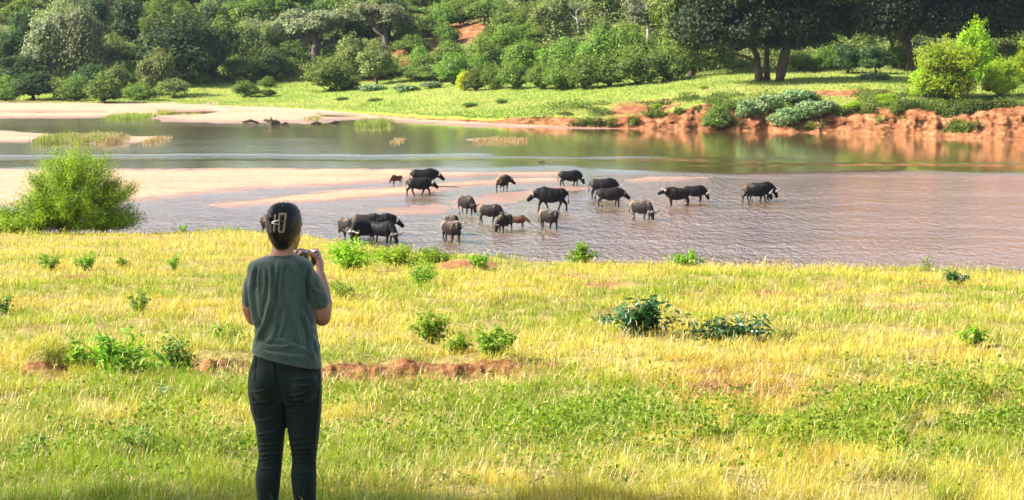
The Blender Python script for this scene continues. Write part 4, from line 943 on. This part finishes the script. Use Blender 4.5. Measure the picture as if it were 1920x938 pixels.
    dm = dust*(back + 0.30 + 1.0*(fbm(V[:, 0]*2.5+seed, V[:, 2]*2+V[:, 1], 3)-.5)) - .4*sstep(.6, .3, V[:, 2])
    V += nn*(.045*(fbm(V[:, 0]*5+seed, V[:, 2]*1.5+V[:, 1]*3, 3)-.5))[:, None]                             # rib and muscle relief
    a = me.attributes.new('dust', 'FLOAT', 'POINT'); a.data.foreach_set('value', dm.astype(np.float32)); set_co(me, V)
    link('body', me, M[hide], root)
    if not calf:
        for s_ in (-1, 1):
            hs = hornsize; base = hb + hu*.155 + hd*.00
            def q(x, y, z_): return rot(base + hd*x*hs + np.array([0, s_*y*hs, 0]) + hu*z_*hs)
            me = MB(); me.add(*tube([q(0, .0, 0), q(0, .10, .015), q(.03, .24, -.06), q(.06, .40, -.12), q(.03, .54, -.06), q(-.05, .60, .08), q(-.10, .54, .22)], np.array([.065, .076, .06, .05, .04, .028, .008])*hs, 9))
            link('horn', me.mesh('horn'), M[horn], root)
    for s_ in (-1, 1):
        e = MB(); c = rot(hb + hd*.15 + np.array([0, s_*.118*k, 0]) + hu*.05); e.add(*ellip(c, (.024,)*3, n=8, m=6)); link('eye', e.mesh('eye'), M['eye'], root)
    return root
B = buffalo
B('large black buffalo walking right behind the horned one on the sand strip', 797, 352, 0, 'low', 0, .5, 1.02, dust=.2, seed=1)
B('black buffalo with pale horns striding right along the sandbar edge', 788, 366, 2, 'low', -15, 1.0, .93, dust=.45, seed=2)
B('tiny tan calf drinking at the left end of the herd', 743, 346, 222, 'graze', 0, .2, .55, 'hide_calf', dust=.8, seed=3, calf=True)
B('lean brown buffalo seen half from behind on the sandbar, turning its head right', 943, 358, 62, 'low', -70, .2, .84, 'hide_brown', 'horn_dark', .8, .7, seed=4)
B('grey buffalo drinking with lowered head behind the group of three', 874, 402, 302, 'graze', 12, .3, .90, 'hide_brown', 'horn_dark', .7, .8, seed=5)
B('dusty buffalo walking right with its head hidden behind the tan one', 920, 417, -22, 'graze', -10, .9, .84, 'hide_brown', 'horn_dark', .6, .8, seed=6)
B('tan rumped buffalo seen from behind beside the calf', 946, 434, 240, 'drink', -18, .2, .78, 'hide_brown', 'horn_dark', .9, .7, seed=7)
B('brown calf facing right beside the tan rumped buffalo', 972, 427, -8, 'low', -15, .3, .58, 'hide_calf', dust=.4, seed=8, calf=True)
B('tan buffalo looking at the camera, nearest to the grassy bank', 847, 454, 305, 'up', -30, .5, .92, 'hide_brown', 'horn', .9, .85, seed=9)
B('buffalo half hidden behind the tan one that looks at the camera', 848, 440, 290, 'drink', 20, .2, .88, 'hide_brown', 'horn_dark', .7, .7, seed=10)
B('long black buffalo striding left with neck stretched forward', 1032, 394, 180, 'low', 0, 1.0, 1.10, dust=.12, seed=11)
B('greyish buffalo facing the camera in front of the long black one', 1030, 429, 308, 'up', -32, .4, .88, 'hide_brown', 'horn', .75, .8, seed=12)
B('dark buffalo drinking at the top of the herd beside the sand spit', 1070, 349, 0, 'graze', 0, .6, .86, dust=.3, seed=13)
B('arched black buffalo bending down behind the grey flanked one', 1133, 371, -8, 'graze', -5, .6, 1.0, dust=.45, seed=14)
B('grey flanked buffalo drinking right in front of the arched one', 1145, 387, -2, 'low', -5, .5, .93, 'hide_brown', 'horn_dark', .25, .8, seed=15)
B('buffalo with wide curling horns drinking towards the camera', 1203, 412, 318, 'drink', -8, .2, .90, 'hide_brown', 'horn', .75, 1.05, seed=16)
B('grey buffalo standing left with raised head and mud on its back', 1270, 386, 190, 'level', 8, .1, .92, 'hide_brown', 'horn', .45, .8, seed=17)
B('black buffalo drinking right behind the grey one with raised head', 1303, 378, -5, 'graze', -5, .3, .82, dust=.2, seed=18)
B('tan rumped black buffalo drinking, rightmost and nearer of its pair', 1418, 379, -3, 'graze', -8, .8, .92, dust=.75, seed=19)
B('black buffalo mostly hidden behind the rightmost drinking one', 1428, 376, 0, 'graze', 4, .4, .93, dust=.3, seed=20)
B('tan rumped buffalo at the left of the crowded group by the grass', 648, 449, 292, 'graze', 20, .2, .92, 'hide_brown', dust=.75, seed=21)
B('buffalo with muddy back behind the white horned one', 690, 442, -8, 'graze', 0, .3, .96, dust=.6, seed=22)
B('white horned buffalo facing the camera in the crowded group by the grass', 683, 455, 218, 'graze', 25, .2, .95, dust=.2, hornsize=.95, seed=23)
B('dark buffalo with raised muzzle at the right back of the crowded group', 715, 442, -4, 'low', 0, .3, .96, dust=.15, seed=24)
B('buffalo lowering its pale horned head at the right front of the crowded group', 718, 456, 330, 'drink', -10, .2, .93, dust=.15, seed=25)
B('brown buffalo partly hidden behind the head of the person', 498, 437, 280, 'low', 0, .2, .80, 'hide_brown', 'horn_dark', .7, .6, seed=26)

# ------------------------------------------------------------------ person with mug
YP = float(at_z(535, 1045, 0)[1]); FOOT = Vector((float(at_z(535, 1045, 0)[0]), YP, 0))
person = thing('person', 'person seen from behind in dark green shirt and trousers with clipped up black hair', 'person', FOOT)
F0 = np.array(FOOT)
def pp(px, py, dy=0): return at_Y(px, py, YP+dy) - F0
KM = 9.26/F                                                                 # metres per photo pixel at the person
def rings(spec, n=36, sq=2.3):
    """spec: (py, left px, right px, half depth m, dy). Horizontal rings, slightly squared"""
    V = []; th = np.linspace(0, 2*math.pi, n, endpoint=False); c, s_ = np.cos(th), np.sin(th)
    cc = np.sign(c)*np.abs(c)**(2/sq); ss = np.sign(s_)*np.abs(s_)**(2/sq)
    for py, a, b, hd_, dy in spec:
        o = pp((a+b)/2, py, dy); hw = (b-a)/2*KM
        V.append(np.stack([o[0]+cc*hw, o[1]+ss*hd_, np.full(n, o[2])], -1))
    V = np.concatenate(V); k = len(spec); fs = []
    for i in range(k-1):
        for j in range(n):
            j2 = (j+1) % n; fs.append((i*n+j, (i+1)*n+j, (i+1)*n+j2, i*n+j2))
    fs.append(tuple(range(n))); fs.append(tuple((k-1)*n+j for j in range(n))[::-1]); return V, fs
def tubep(pts, n=14, up=(0, 1, 0)):
    """pts: (px,py,dy,r, r2)"""
    return tube([pp(a, b, c) for a, b, c, *_ in pts], [q[3] for q in pts], n, [q[4] if len(q) > 4 else q[3] for q in pts], up)
def folds(me, lines, base=.0015, fs=9., side=-1, seed=0):
    """raise or sink cloth along lines given where they lie on the cloth"""
    V = co_of(me); nn = no_of(me); W = V + F0; px, py, _ = project(W); dsp = np.zeros(len(V))
    for pl, amp, wid in lines:
        pl = np.array(pl, float); best = np.full(len(V), 1e9); tt = np.zeros(len(V))
        L = len(pl)-1
        for i in range(L):
            a, b = pl[i], pl[i+1]; e = b-a; t = np.clip(((px-a[0])*e[0]+(py-a[1])*e[1])/(e@e), 0, 1)
            dd = np.hypot(px-a[0]-t*e[0], py-a[1]-t*e[1]); m_ = dd < best; best = np.where(m_, dd, best); tt = np.where(m_, (i+t)/L, tt)
        fade = np.clip(np.sin(math.pi*np.clip(tt, .02, .98))*1.6, 0, 1)
        dsp += 2.7*amp*fade*(np.exp(-(best/wid)**2) - .45*np.exp(-((best-wid*1.9)/wid)**2))*np.where(nn[:, 1]*side > -.1, 1, 0)
    dsp += base*2*(fbm(V[:, 0]*fs*3+seed, V[:, 2]*fs+seed, 4)-.5)
    set_co(me, V + nn*dsp[:, None])

torso = [(476, 511, 549, .052, .0), (481, 497, 562, .062, .0), (486, 482, 574, .078, .0), (492, 470, 583, .092, .0), (500, 465, 587, .10, 0), (515, 464, 588, .108, 0), (540, 466, 589, .112, 0), (570, 471, 590, .112, .0), (605, 477, 592, .108, .0), (640, 476, 597, .115, -.005), (652, 475, 599, .120, -.008)]
LLEG = [(735, 467, 534, .098, -.005), (765, 470, 535, .096, 0), (799, 479.5, 535.5, .082, 0), (831, 483, 532, .07, 0), (852, 485, 530, .064, 0), (866, 483.5, 529, .06, 0), (888, 479.5, 527, .062, -.012), (910, 479.5, 525.5, .06, -.014), (938, 483, 522, .054, -.01), (975, 486, 517, .045, -.0), (1010, 488, 514, .042, .0)]
RLEG = [(735, 533, 603.5, .098, -.005), (765, 534, 602.5, .096, 0), (799, 538.5, 600, .082, 0), (831, 543.5, 596.5, .07, 0), (852, 547, 594, .064, 0), (866, 548, 593, .06, 0), (888, 545.5, 593.5, .062, -.012), (910, 547, 593.5, .06, -.014), (938, 551, 593, .054, -.01), (975, 555, 588, .045, 0), (1010, 557, 585, .042, 0)]
PEL = [(655, 479, 596, .10, -.005), (672, 475, 599, .108, -.005), (690, 469, 601, .114, -.008), (712, 465.5, 603, .12, -.01), (735, 465.5, 603.5, .115, -.008), (752, 468, 603, .09, 0)]
# body: one continuous mesh (head, neck, trunk, arms, hands with fingers, legs, feet)
def shrink(sp, m_=7, h=.014): return [(a, b+m_, c-m_, d-h, e) for a, b, c, d, e in sp]
mb = MB()
HC = pp(534, 428, .012); HY = math.radians(-28)                              # head centre, turned right
Rh = np.array(Matrix.Rotation(HY, 3, 'Z'))
def hp(x, y, z): return HC + Rh @ np.array([x, y, z])
mb.add(*ellip(HC, (.068, .088, .098), Rh, 28, 20))
mb.add(*ellip(hp(0, .028, -.042), (.054, .060, .066), Rh, 24, 16))
mb.add(*ellip(hp(0, .062, -.092), (.026, .022, .018), Rh))
mb.add(*tube([hp(0, .086, .022), hp(0, .098, -.006), hp(0, .108, -.024), hp(0, .096, -.034)], [.008, .010, .014, .009], 8))
mb.add(*tube([hp(-.022, .084, -.056), hp(0, .094, -.056), hp(.022, .084, -.056)], [.005, .008, .005], 8))
for s_ in (-1, 1):
    mb.add(*tube([hp(s_*.068, .0, .018), hp(s_*.077, -.008, .006), hp(s_*.072, -.002, -.026)], [.008, .013, .007], 8, [.012, .018, .01]))
    mb.add(*tube([hp(s_*.012, .082, .035), hp(s_*.045, .072, .036)], [.007, .006], 8))
mb.add(*rings([(450, 513, 549, .05, .012), (462, 512, 549.5, .05, .008), (474, 509, 551, .052, .002), (486, 495, 565, .06, 0)], 24))
mb.add(*rings(shrink(torso[3:], 6), 28)); mb.add(*rings(shrink(PEL, 9, .035), 28)); mb.add(*rings(shrink(LLEG, 7, .016), 20)); mb.add(*rings(shrink(RLEG, 7, .016), 20))
# right arm, bent up to the mug ; left arm likewise on the far side of the body
mb.add(*tubep([(570, 510, .0, .043), (584, 530, .005, .046), (597, 565, .01, .047, .05), (603, 588, .03, .045, .047), (604, 596, .06, .040)]))
mb.add(*tubep([(604, 594, .05, .042), (606, 570, .10, .043), (604, 540, .17, .034), (600, 516, .225, .025)]))
mb.add(*tubep([(480, 512, .01, .040), (470, 540, .01, .042), (469, 575, .015, .040), (474, 592, .04, .037), (480, 598, .06, .034)]))
mb.add(*tubep([(476, 596, .05, .036), (500, 575, .14, .036), (530, 540, .23, .03), (548, 512, .28, .023)]))
# feet
for cx in (501, 571):
    o = pp(cx, 1040, 0); mb.add(*tube([(o[0], o[1]-.02, .09), (o[0], o[1]+.0, .05), (o[0], o[1]+.1, .04), (o[0], o[1]+.18, .03)], [.036, .04, .042, .03], 10))
# hands
MUG = pp(576, 486, .30)                                                      # centre of the mug
def hand(wrist, palm, kn, side):
    """palm block from wrist to knuckles, four unequal bent fingers around the mug, thumb from the side of the palm"""
    wrist, palm = np.array(wrist), np.array(palm)
    mb.add(*tube([wrist, (wrist+palm)/2, palm], [.024, .034, .036], 12, [.018, .018, .016], up=(side, -.2, 0)))
    R_ = .047
    for i, (zz, ln) in enumerate(zip((.034, .014, -.006, -.026), (1.0, 1.12, 1.05, .82))):
        pts = []
        for t in (0, .33, .66, 1):
            ang = math.radians(-8 + t*82*ln)                                 # wraps the far side of the mug
            pts.append(MUG + np.array([side*math.cos(ang)*(R_+.003), math.sin(ang)*(R_+.003), zz + .006*math.sin(t*3)]))
        pts = [palm*.75 + pts[0]*.25 + np.array([0, 0, (zz)*.55])] + pts
        mb.add(*tube(pts, [.0105, .0105, .0095, .009, .0075], 8))
    mb.add(*tube([wrist*.45+palm*.55, MUG+np.array([side*.05, -.035, .012]), MUG+np.array([side*.026, -.053, .034]), MUG+np.array([side*.012, -.052, .046])], [.014, .0125, .010, .0085], 8))
PR = MUG + np.array([.062, -.006, -.012]); PL = MUG + np.array([-.062, -.006, -.012])
hand(pp(600, 517, .225), PR, None, 1); hand(pp(548, 513, .28), PL, None, -1)
me = fuse(mb, 'body', .0052, 2)
def skin_mat():
    m = N('skin'); n1 = m.noise(18, 4); m.set(Base_Color=m.ramp(n1.outputs[0], [(.3, (.36, .175, .115)), (.7, (.48, .25, .17))]).outputs[0], Roughness=.48)
    m.bsdf.inputs['Subsurface Weight'].default_value = .12; m.bsdf.inputs['Subsurface Radius'].default_value = (.02, .008, .004); return m.m
M['skin'] = skin_mat()
link('body', me, M['skin'], person)
for s_ in (-1, 1):
    e = MB(); e.add(*ellip(hp(s_*.030, .0795, .012), (.0125,)*3, n=12, m=8)); link('eye', e.mesh('eye'), M['eye'], person)
# shirt
def cloth_mat(name, c, sc, br=.25, rough=.85, sheen=.2):
    m = N(name); n1 = m.noise(9, 6, .7, stretch=(1.6, 1, .7)); w = m.noise(700, 2, .5); n2 = m.noise(120, 3)
    m.set(Base_Color=m.ramp(n1.outputs[0], [(.3, tuple(x*(1-br) for x in c)), (.7, tuple(x*(1+br) for x in c))]).outputs[0], Roughness=rough)
    m.bsdf.inputs['Sheen Weight'].default_value = sheen; m.bsdf.inputs['Specular IOR Level'].default_value = .2
    m.set(Normal=m.bump(w.outputs[0], .25, .002, m.bump(n2.outputs[0], .25, .004))); return m.m
M['shirt'] = cloth_mat('shirt_cotton', (.050, .090, .072), 1, .45, .85, .5); M['trousers'] = cloth_mat('trouser_cotton', (.007, .017, .0145), 1, .3, .75, .12)
mb = MB(); mb.add(*rings(torso, 44))
V_, f_ = rings([(646, 474.5, 599.5, .122, -.01), (663, 474, 601, .127, -.011), (680, 473, 603, .131, -.013)], 44)
pxx, pyy, _ = project(V_+F0); V_[:, 2] -= ((pxx-474)*.235 - 20)*KM*np.repeat([.2, .6, 1], 44)          # hem falls towards the right hip
mb.add(V_, f_)
mb.add(*tubep([(558, 512, 0, .052, .07), (569, 514, 0, .052, .068), (581, 529, .004, .052, .064), (591, 549, .008, .050, .06), (597, 560, .01, .0475, .056), (598.5, 566, .01, .046, .055)], 20)[:2])
mb.add(*tubep([(498, 515, 0, .05, .07), (484, 515, .0, .048, .066), (476, 533, .006, .048, .06), (472.5, 552, .01, .046, .056), (471.5, 564, .012, .045, .055)], 20)[:2])
me = fuse(mb, 'shirt', .0052, 2)
SF = [([(505, 494), (509, 520), (507, 560), (499, 598), (486, 630), (477, 642)], .0065, 4.2), ([(522, 490), (519, 515), (514, 548), (510, 580)], .0045, 3.6), ([(530, 492), (527, 525), (524, 560)], .003, 3.5), ([(497, 500), (498, 530), (495, 555)], .003, 3.2),
      ([(468, 520), (471, 560), (477, 600), (484, 622)], .0045, 3.6), ([(578, 500), (575, 530), (577, 560), (583, 575)], -.006, 3.0), ([(545, 488), (556, 505), (566, 520)], .003, 3.5), ([(482, 498), (478, 520), (479, 545)], -.005, 3.),
      ([(479, 640), (500, 650), (528, 652), (555, 648)], .005, 3.4), ([(476, 650), (500, 662), (535, 668), (575, 671)], .0045, 3.4), ([(500, 636), (530, 640), (570, 655), (590, 668)], .003, 3.2), ([(560, 575), (575, 605), (590, 640), (597, 668)], .004, 4.), ([(545, 560), (556, 590), (566, 625), (570, 660)], .0035, 4.5), ([(590, 600), (580, 628), (584, 655), (592, 680)], .004, 3.5),
      ([(583, 530), (590, 545), (606, 552)], .003, 3), ([(520, 600), (512, 630), (496, 648)], .003, 4.), ([(535, 580), (532, 610), (520, 640)], .0025, 4.), ([(580, 566), (598, 566), (615, 558)], -.0018, 1.2), ([(508, 481), (530, 486), (553, 481)], -.002, 1.3)]
folds(me, SF, .0016, 7, seed=3)
link('shirt', me, M['shirt'], person)
# trousers
mb = MB(); mb.add(*rings(PEL, 40)); mb.add(*rings(LLEG, 32)); mb.add(*rings(RLEG, 32))
for cx, cyy in ((499, 718), (568, 722)):
    mb.add(*ellip(pp(cx, cyy, -.066), (.074, .084, .088)))
me = fuse(mb, 'trousers', .0052, 3)
TF = []
rs = random.Random(4)
for (x0, x1, y, am) in ((540, 580, 712, .003), (545, 585, 725, .003), (540, 578, 738, .0035), (537, 575, 748, .0035), (536, 572, 758, .003), (470, 515, 752, .003), (538, 570, 772, .003), (478, 520, 786, .0035), (480, 524, 812, .003), (484, 528, 832, .0045), (486, 526, 841, .0035), (484, 524, 850, .004), (484, 520, 858, .003), (544, 590, 830, .003), (546, 592, 840, .0045), (548, 592, 848, .004), (549, 592, 856, .0045), (549, 590, 864, .003), (542, 592, 818, .0025), (545, 590, 800, .0015), (484, 520, 878, .0018), (550, 590, 885, .0018), (470, 500, 735, .002)):
    TF.append(([(x0, y+rs.uniform(-2, 5)), ((x0+x1)/2, y+rs.uniform(-1, 3)), (x1, y-rs.uniform(0, 6))], am, 2.0))
TF += [([(515, 664), (518, 690), (520, 715), (528, 745), (535, 775)], -.0022, 3.0), ([(521, 677), (560, 680), (588, 688)], .0022, 1.3), ([(521, 677), (523, 712), (540, 722)], .0018, 1.2), ([(474, 668), (480, 668), (476, 712), (467, 712)], .002, 1.3), ([(473, 675), (484, 674)], .0012, 1.), ([(598, 690), (596, 740), (590, 800), (586, 850)], -.0018, 1.2), ([(470, 690), (474, 740), (484, 800)], -.001, 1.2)]
folds(me, TF, .0012, 9, seed=9)
link('trousers', me, M['trousers'], person)
for cx in (501, 571):
    o = pp(cx, 1040, 0); mb = MB(); mb.add(*tube([(o[0], o[1]-.03, .12), (o[0], o[1]-.01, .06), (o[0], o[1]+.1, .05), (o[0], o[1]+.2, .038)], [.045, .05, .05, .036], 14))
    link('shoe', fuse(mb, 'shoe', .008, 2), simple('shoe_leather', (.05, .03, .02), .6), person)
# hair: smooth gathered mass, strands swept to the clip, loose ends
mb = MB()
mb.add(*rings([(381.5, 520, 546, .02, -.02), (385, 512, 553, .05, -.018), (391, 505, 559, .075, -.012), (402, 500.5, 563, .096, -.01), (416, 499, 565, .104, -.012), (430, 500, 563.5, .102, -.016), (443, 504, 557, .09, -.022), (453, 508, 550, .07, -.026), (462, 513, 545, .05, -.028), (468, 518, 539, .03, -.028)], 32, 2.0))
mb.add(*tube([pp(520, 452, -.085), pp(512.5, 434, -.118), pp(511, 410, -.122), pp(517, 390, -.085), pp(530, 384, -.06)], [.012, .022, .026, .022, .014], 12))
mb.add(*tube([pp(514, 398, -.08), pp(528, 388, -.075), pp(542, 388, -.05), pp(552, 396, -.03)], [.018, .022, .02, .012], 12))
hair = fuse(mb, 'hair', .0055, 3)
V = co_of(hair); nn = no_of(hair); g_ = np.arctan2(V[:, 2]-HC[2], V[:, 0]-HC[0]-.0)
set_co(hair, V + nn*(0.0024*np.sin(g_*44 + 5*fbm(V[:, 0]*20, V[:, 2]*20, 2)) + .002*(fbm(V[:, 0]*60, V[:, 2]*30, 3)-.5))[:, None])
def hair_mat():
    m = N('black_hair'); n1 = m.noise(160, 3, .6, stretch=(1, 1, .25))
    m.set(Base_Color=m.ramp(n1.outputs[0], [(.35, (.004, .0035, .004)), (.7, (.024, .020, .022))]).outputs[0], Roughness=.30, Normal=m.bump(n1.outputs[0], .4, .004)); return m.m
M['hair'] = hair_mat()
ho = link('hair', hair, M['hair'], person)
bvh_h = BVHTree.FromPolygons(co_of(hair).tolist(), [tuple(p.vertices) for p in hair.polygons])
mb = MB(); rs = np.random.default_rng(2)
for i in range(230):
    side = 1 if rs.random() < .72 else -1
    a = rs.uniform(-1.1, 1.35); p0 = np.array([HC[0]+side*.079*math.cos(a), HC[1]+rs.uniform(-.02, .05), HC[2]+.02+.10*math.sin(a)])
    p1 = np.array(pp(524 if side > 0 else 512, 425 - 26*math.sin(a*.8)+rs.uniform(-5, 5), -.13)); pts = []
    for t in np.linspace(0, 1, 7):
        q = p0*(1-t) + p1*t; q = q + np.array([0, -.05*math.sin(t*math.pi), .012*math.sin(t*math.pi)])
        loc, nrm, _, _ = bvh_h.find_nearest(Vector(q)); q = loc + nrm*rs.uniform(.0008, .0032); pts.append(q)
    mb.add(*tube(pts, [.0013]*7, 4, capped=False))
for i in range(16):
    a = rs.uniform(0, 3.1416); e = HC + np.array([math.cos(a)*.086, -.02+rs.uniform(-.05, .05), .02+.098*math.sin(a)]); q = e + np.array([math.cos(a)*.012, 0, rs.uniform(-.004, .012)]); r2 = q + rs.standard_normal(3)*.014
    mb.add(*tube([e*.96+HC*.04, q, r2], [.0006, .00045, .0003], 3, capped=False))
for x0, y0, x1, y1 in ((503, 440, 500, 474), (506, 446, 502, 468), (508, 448, 509, 476), (552, 448, 556, 474), (550, 448, 552, 470), (562, 430, 566, 448), (545, 455, 548, 474)):
    mb.add(*tube([pp(x0, y0, -.03), pp((x0+x1)/2+2, (y0+y1)/2, -.05), pp(x1, y1, -.04)], [.0011, .0008, .0004], 3, capped=False))
so_ = link('strands', mb.mesh('strands'), M['hair'], ho)
# claw clip: two open rounded bars, hinge, teeth
M['clip'] = simple('matte_beige_plastic', (.32, .235, .165), .5, (40, .9, 1.1)); M['metal'] = simple('brushed_steel', (.62, .60, .57), .22, metallic=1.)
clip = thing('hair_clip', 'matte beige claw clip holding up the black hair', 'hair clip', FOOT)
def bar(cx, cy_, w, h, dy, tilt, r):
    mb = MB(); c = pp(cx, cy_, dy); pts = []
    for t in np.linspace(0, 2*math.pi, 33)[:-1]:
        x = math.copysign(abs(math.cos(t))**.16, math.cos(t))*w/2; z = math.copysign(abs(math.sin(t))**.16, math.sin(t))*h/2
        pts.append(c + np.array([x*math.cos(tilt)+z*.10 + x*z/h*.35, x*math.sin(tilt) + .9*(z/h)**2*.03, z]))
    pts.append(pts[0]); pts.append(pts[1]); P_ = np.array(pts)
    mb.add(*tube(P_, [r]*len(P_), 8, [r*.6]*len(P_), up=(0, 1, 0), capped=False)); return mb
link('grip', bar(528.5, 418.5, .025, .082, -.150, .1, .0043).mesh('grip'), M['clip'], clip)
link('grip', bar(514.5, 419, .004, .078, -.152, 1.4, .0022).mesh('grip'), simple('pale_beige_plastic', (.45, .40, .35), .35), clip)
mb = MB(); mb.add(*tube([pp(511, 417, -.150), pp(517, 415, -.156), pp(523, 413, -.156)], [.0045, .004, .003], 8)); mb.add(*tube([pp(511, 419, -.150), pp(517, 420, -.156), pp(523, 421, -.156)], [.0045, .003, .003], 8)); link('hinge', mb.mesh('hinge'), M['metal'], clip)
for (bx, sgn) in ((528, 1), (516, -1)):
    for i in range(4):
        mb = MB(); y_ = 404+i*10; mb.add(*tube([pp(bx, y_, -.128), pp(bx+sgn*3, y_+1, -.108), pp(bx+sgn*4, y_+1, -.09)], [.002, .002, .0015], 6)); link('tooth', mb.mesh('tooth'), M['clip'], clip)
# steel mug
mug = thing('mug', 'small shiny steel mug held up in both hands', 'mug', FOOT + Vector(MUG) - Vector((0, 0, .038)))
n = 40; mb = MB(); prof = [(.0, .0), (.034, .0), (.038, .004), (.0395, .03), (.041, .072), (.0425, .078), (.0400, .078), (.0385, .07), (.037, .01), (.0, .008)]
V = []; fs = []
for r, z_ in prof[1:-1]:
    V += [(r*math.cos(2*math.pi*j/n), r*math.sin(2*math.pi*j/n), z_) for j in range(n)]
k = len(prof)-2
for i in range(k-1):
    for j in range(n): fs.append((i*n+j, i*n+(j+1) % n, (i+1)*n+(j+1) % n, (i+1)*n+j))
fs.append(tuple(range(n))[::-1]); fs.append(tuple((k-1)*n+j for j in range(n)))
mb.add(V, fs); link('cup', mb.mesh('cup'), M['metal'], mug)
mb = MB(); mb.add(*tube([(.038, -.012, .066), (.058, -.020, .062), (.064, -.022, .04), (.056, -.018, .018), (.037, -.011, .014)], [.004]*5, 8)); link('handle', mb.mesh('handle'), M['metal'], mug)

# ------------------------------------------------------------------ shade tree left of the camera, whose shadow covers the person
sh = Vector((FOOT.x, FOOT.y, 1.0)) + S*10.5
tz_ = float(near_z(sh.x-1.8, sh.y)); sh.x -= 1.0; root = thing('shade_tree', 'leafy tree outside the left edge whose shade falls over the person', 'tree', (sh.x-.8, sh.y-1.2, tz_))
lo = []; rs = np.random.default_rng(8)
for i in range(14):
    a = i*2.4; q = math.sqrt((i+.5)/14); lo.append((.8+1.5*q*math.cos(a), .2+1.7*q*math.sin(a), sh.z-tz_+rs.uniform(-.6, .6), 1.35, 1.1, .8))
cm = crown_mesh('crown', lo, 26000, .16, core=.8); link('crown', cm, M['leaf_mid'], root)
link('trunk', trunk_mesh('trunk', sh.z-tz_, .24, (.8, .4), 7, 2.4, .5, .9, 5), M['bark_dark'], root)

# foreground stick and long straws
mb = MB(); p = near_at(1015, 915); mb.add(*tube([(-.075, 0, .03), (0, .01, .055), (.08, .03, .085)], [.005, .0055, .004], 6)); mb.add(*tube([(.02, .01, .06), (.05, .0, .11)], [.003, .0015], 5))
tag(link('stick', mb.mesh('stick'), M['twig'], loc=p), 'short dry stick lying on the foreground grass', 'stick')

# ------------------------------------------------------------------ air between the meadow and the hills
me = bpy.data.meshes.new('haze'); x0, x1, y0, y1, z0, z1 = -2200, 2200, -60, 1400, -40, 75
me.from_pydata([(x, y, z) for x in (x0, x1) for y in (y0, y1) for z in (z0, z1)], [], [(0, 1, 3, 2), (4, 6, 7, 5), (0, 4, 5, 1), (2, 3, 7, 6), (0, 2, 6, 4), (1, 5, 7, 3)])
m = N('haze'); m.t.nodes.remove(m.bsdf); pv = m.n('VolumePrincipled'); pv.inputs['Color'].default_value = (.62, .78, 1, 1); pv.inputs['Density'].default_value = .00006
pv.inputs['Anisotropy'].default_value = .2; m.l(pv.outputs[0], m.out.inputs['Volume'])
ho_ = link('haze', me, m.m); stuff(ho_, 'thin bluish haze over the river and far hillside', 'haze')

# ------------------------------------------------------------------ labels for the far plants that were not named above
land = [(70, 'at the far left'), (190, 'near the small flat topped tree'), (330, 'near the widest dark tree'), (470, 'left of the thick trunked baobab'), (600, 'near the thick trunked baobab'), (720, 'near the grey baobab'), (850, 'over the bare rocky slope'), (970, 'right of the bare slope'), (1090, 'below the bleached tree'), (1215, 'near the pale trunked baobab'), (1340, 'behind the sunlit riverside tree'), (1460, 'behind the thick riverside trunks'), (1600, 'between the two big shade trees'), (1740, 'by the leaning trunk'), (1880, 'at the far right')]
def bandword(py):
    return 'on the clay cliff' if py > 200 else 'on the grassy bank' if py > 172 else 'at the hill foot' if py > 120 else 'on the lower slope' if py > 75 else 'on the middle slope' if py > 30 else 'on the top slope'
groups = {}
for r in ALL:
    root, words, px, py, Hm, special = r
    if special: root['label'] = words; del root['group']; continue
    sz = 'tall ' if Hm > 6 else 'small ' if Hm < 2.6 else ''
    if 'lime' in root.name: words = 'lime green bush'
    if py > 200 and px < 1320: bw = 'on the near face of the bank'
    else: bw = bandword(py)
    land_ = min(land, key=lambda q: abs(q[0]-px))[1]
    groups.setdefault('%s%s %s, %s' % (sz, words, bw, land_), []).append((px, root))
ordn = ['leftmost', 'second', 'third', 'fourth', 'fifth', 'sixth', 'seventh', 'eighth', 'ninth', 'tenth']
for key, mem in groups.items():
    mem.sort(key=lambda q: q[0])
    for i, (px, root) in enumerate(mem):
        root['label'] = key if len(mem) == 1 else (ordn[min(i, 9)] + ' ' + key)
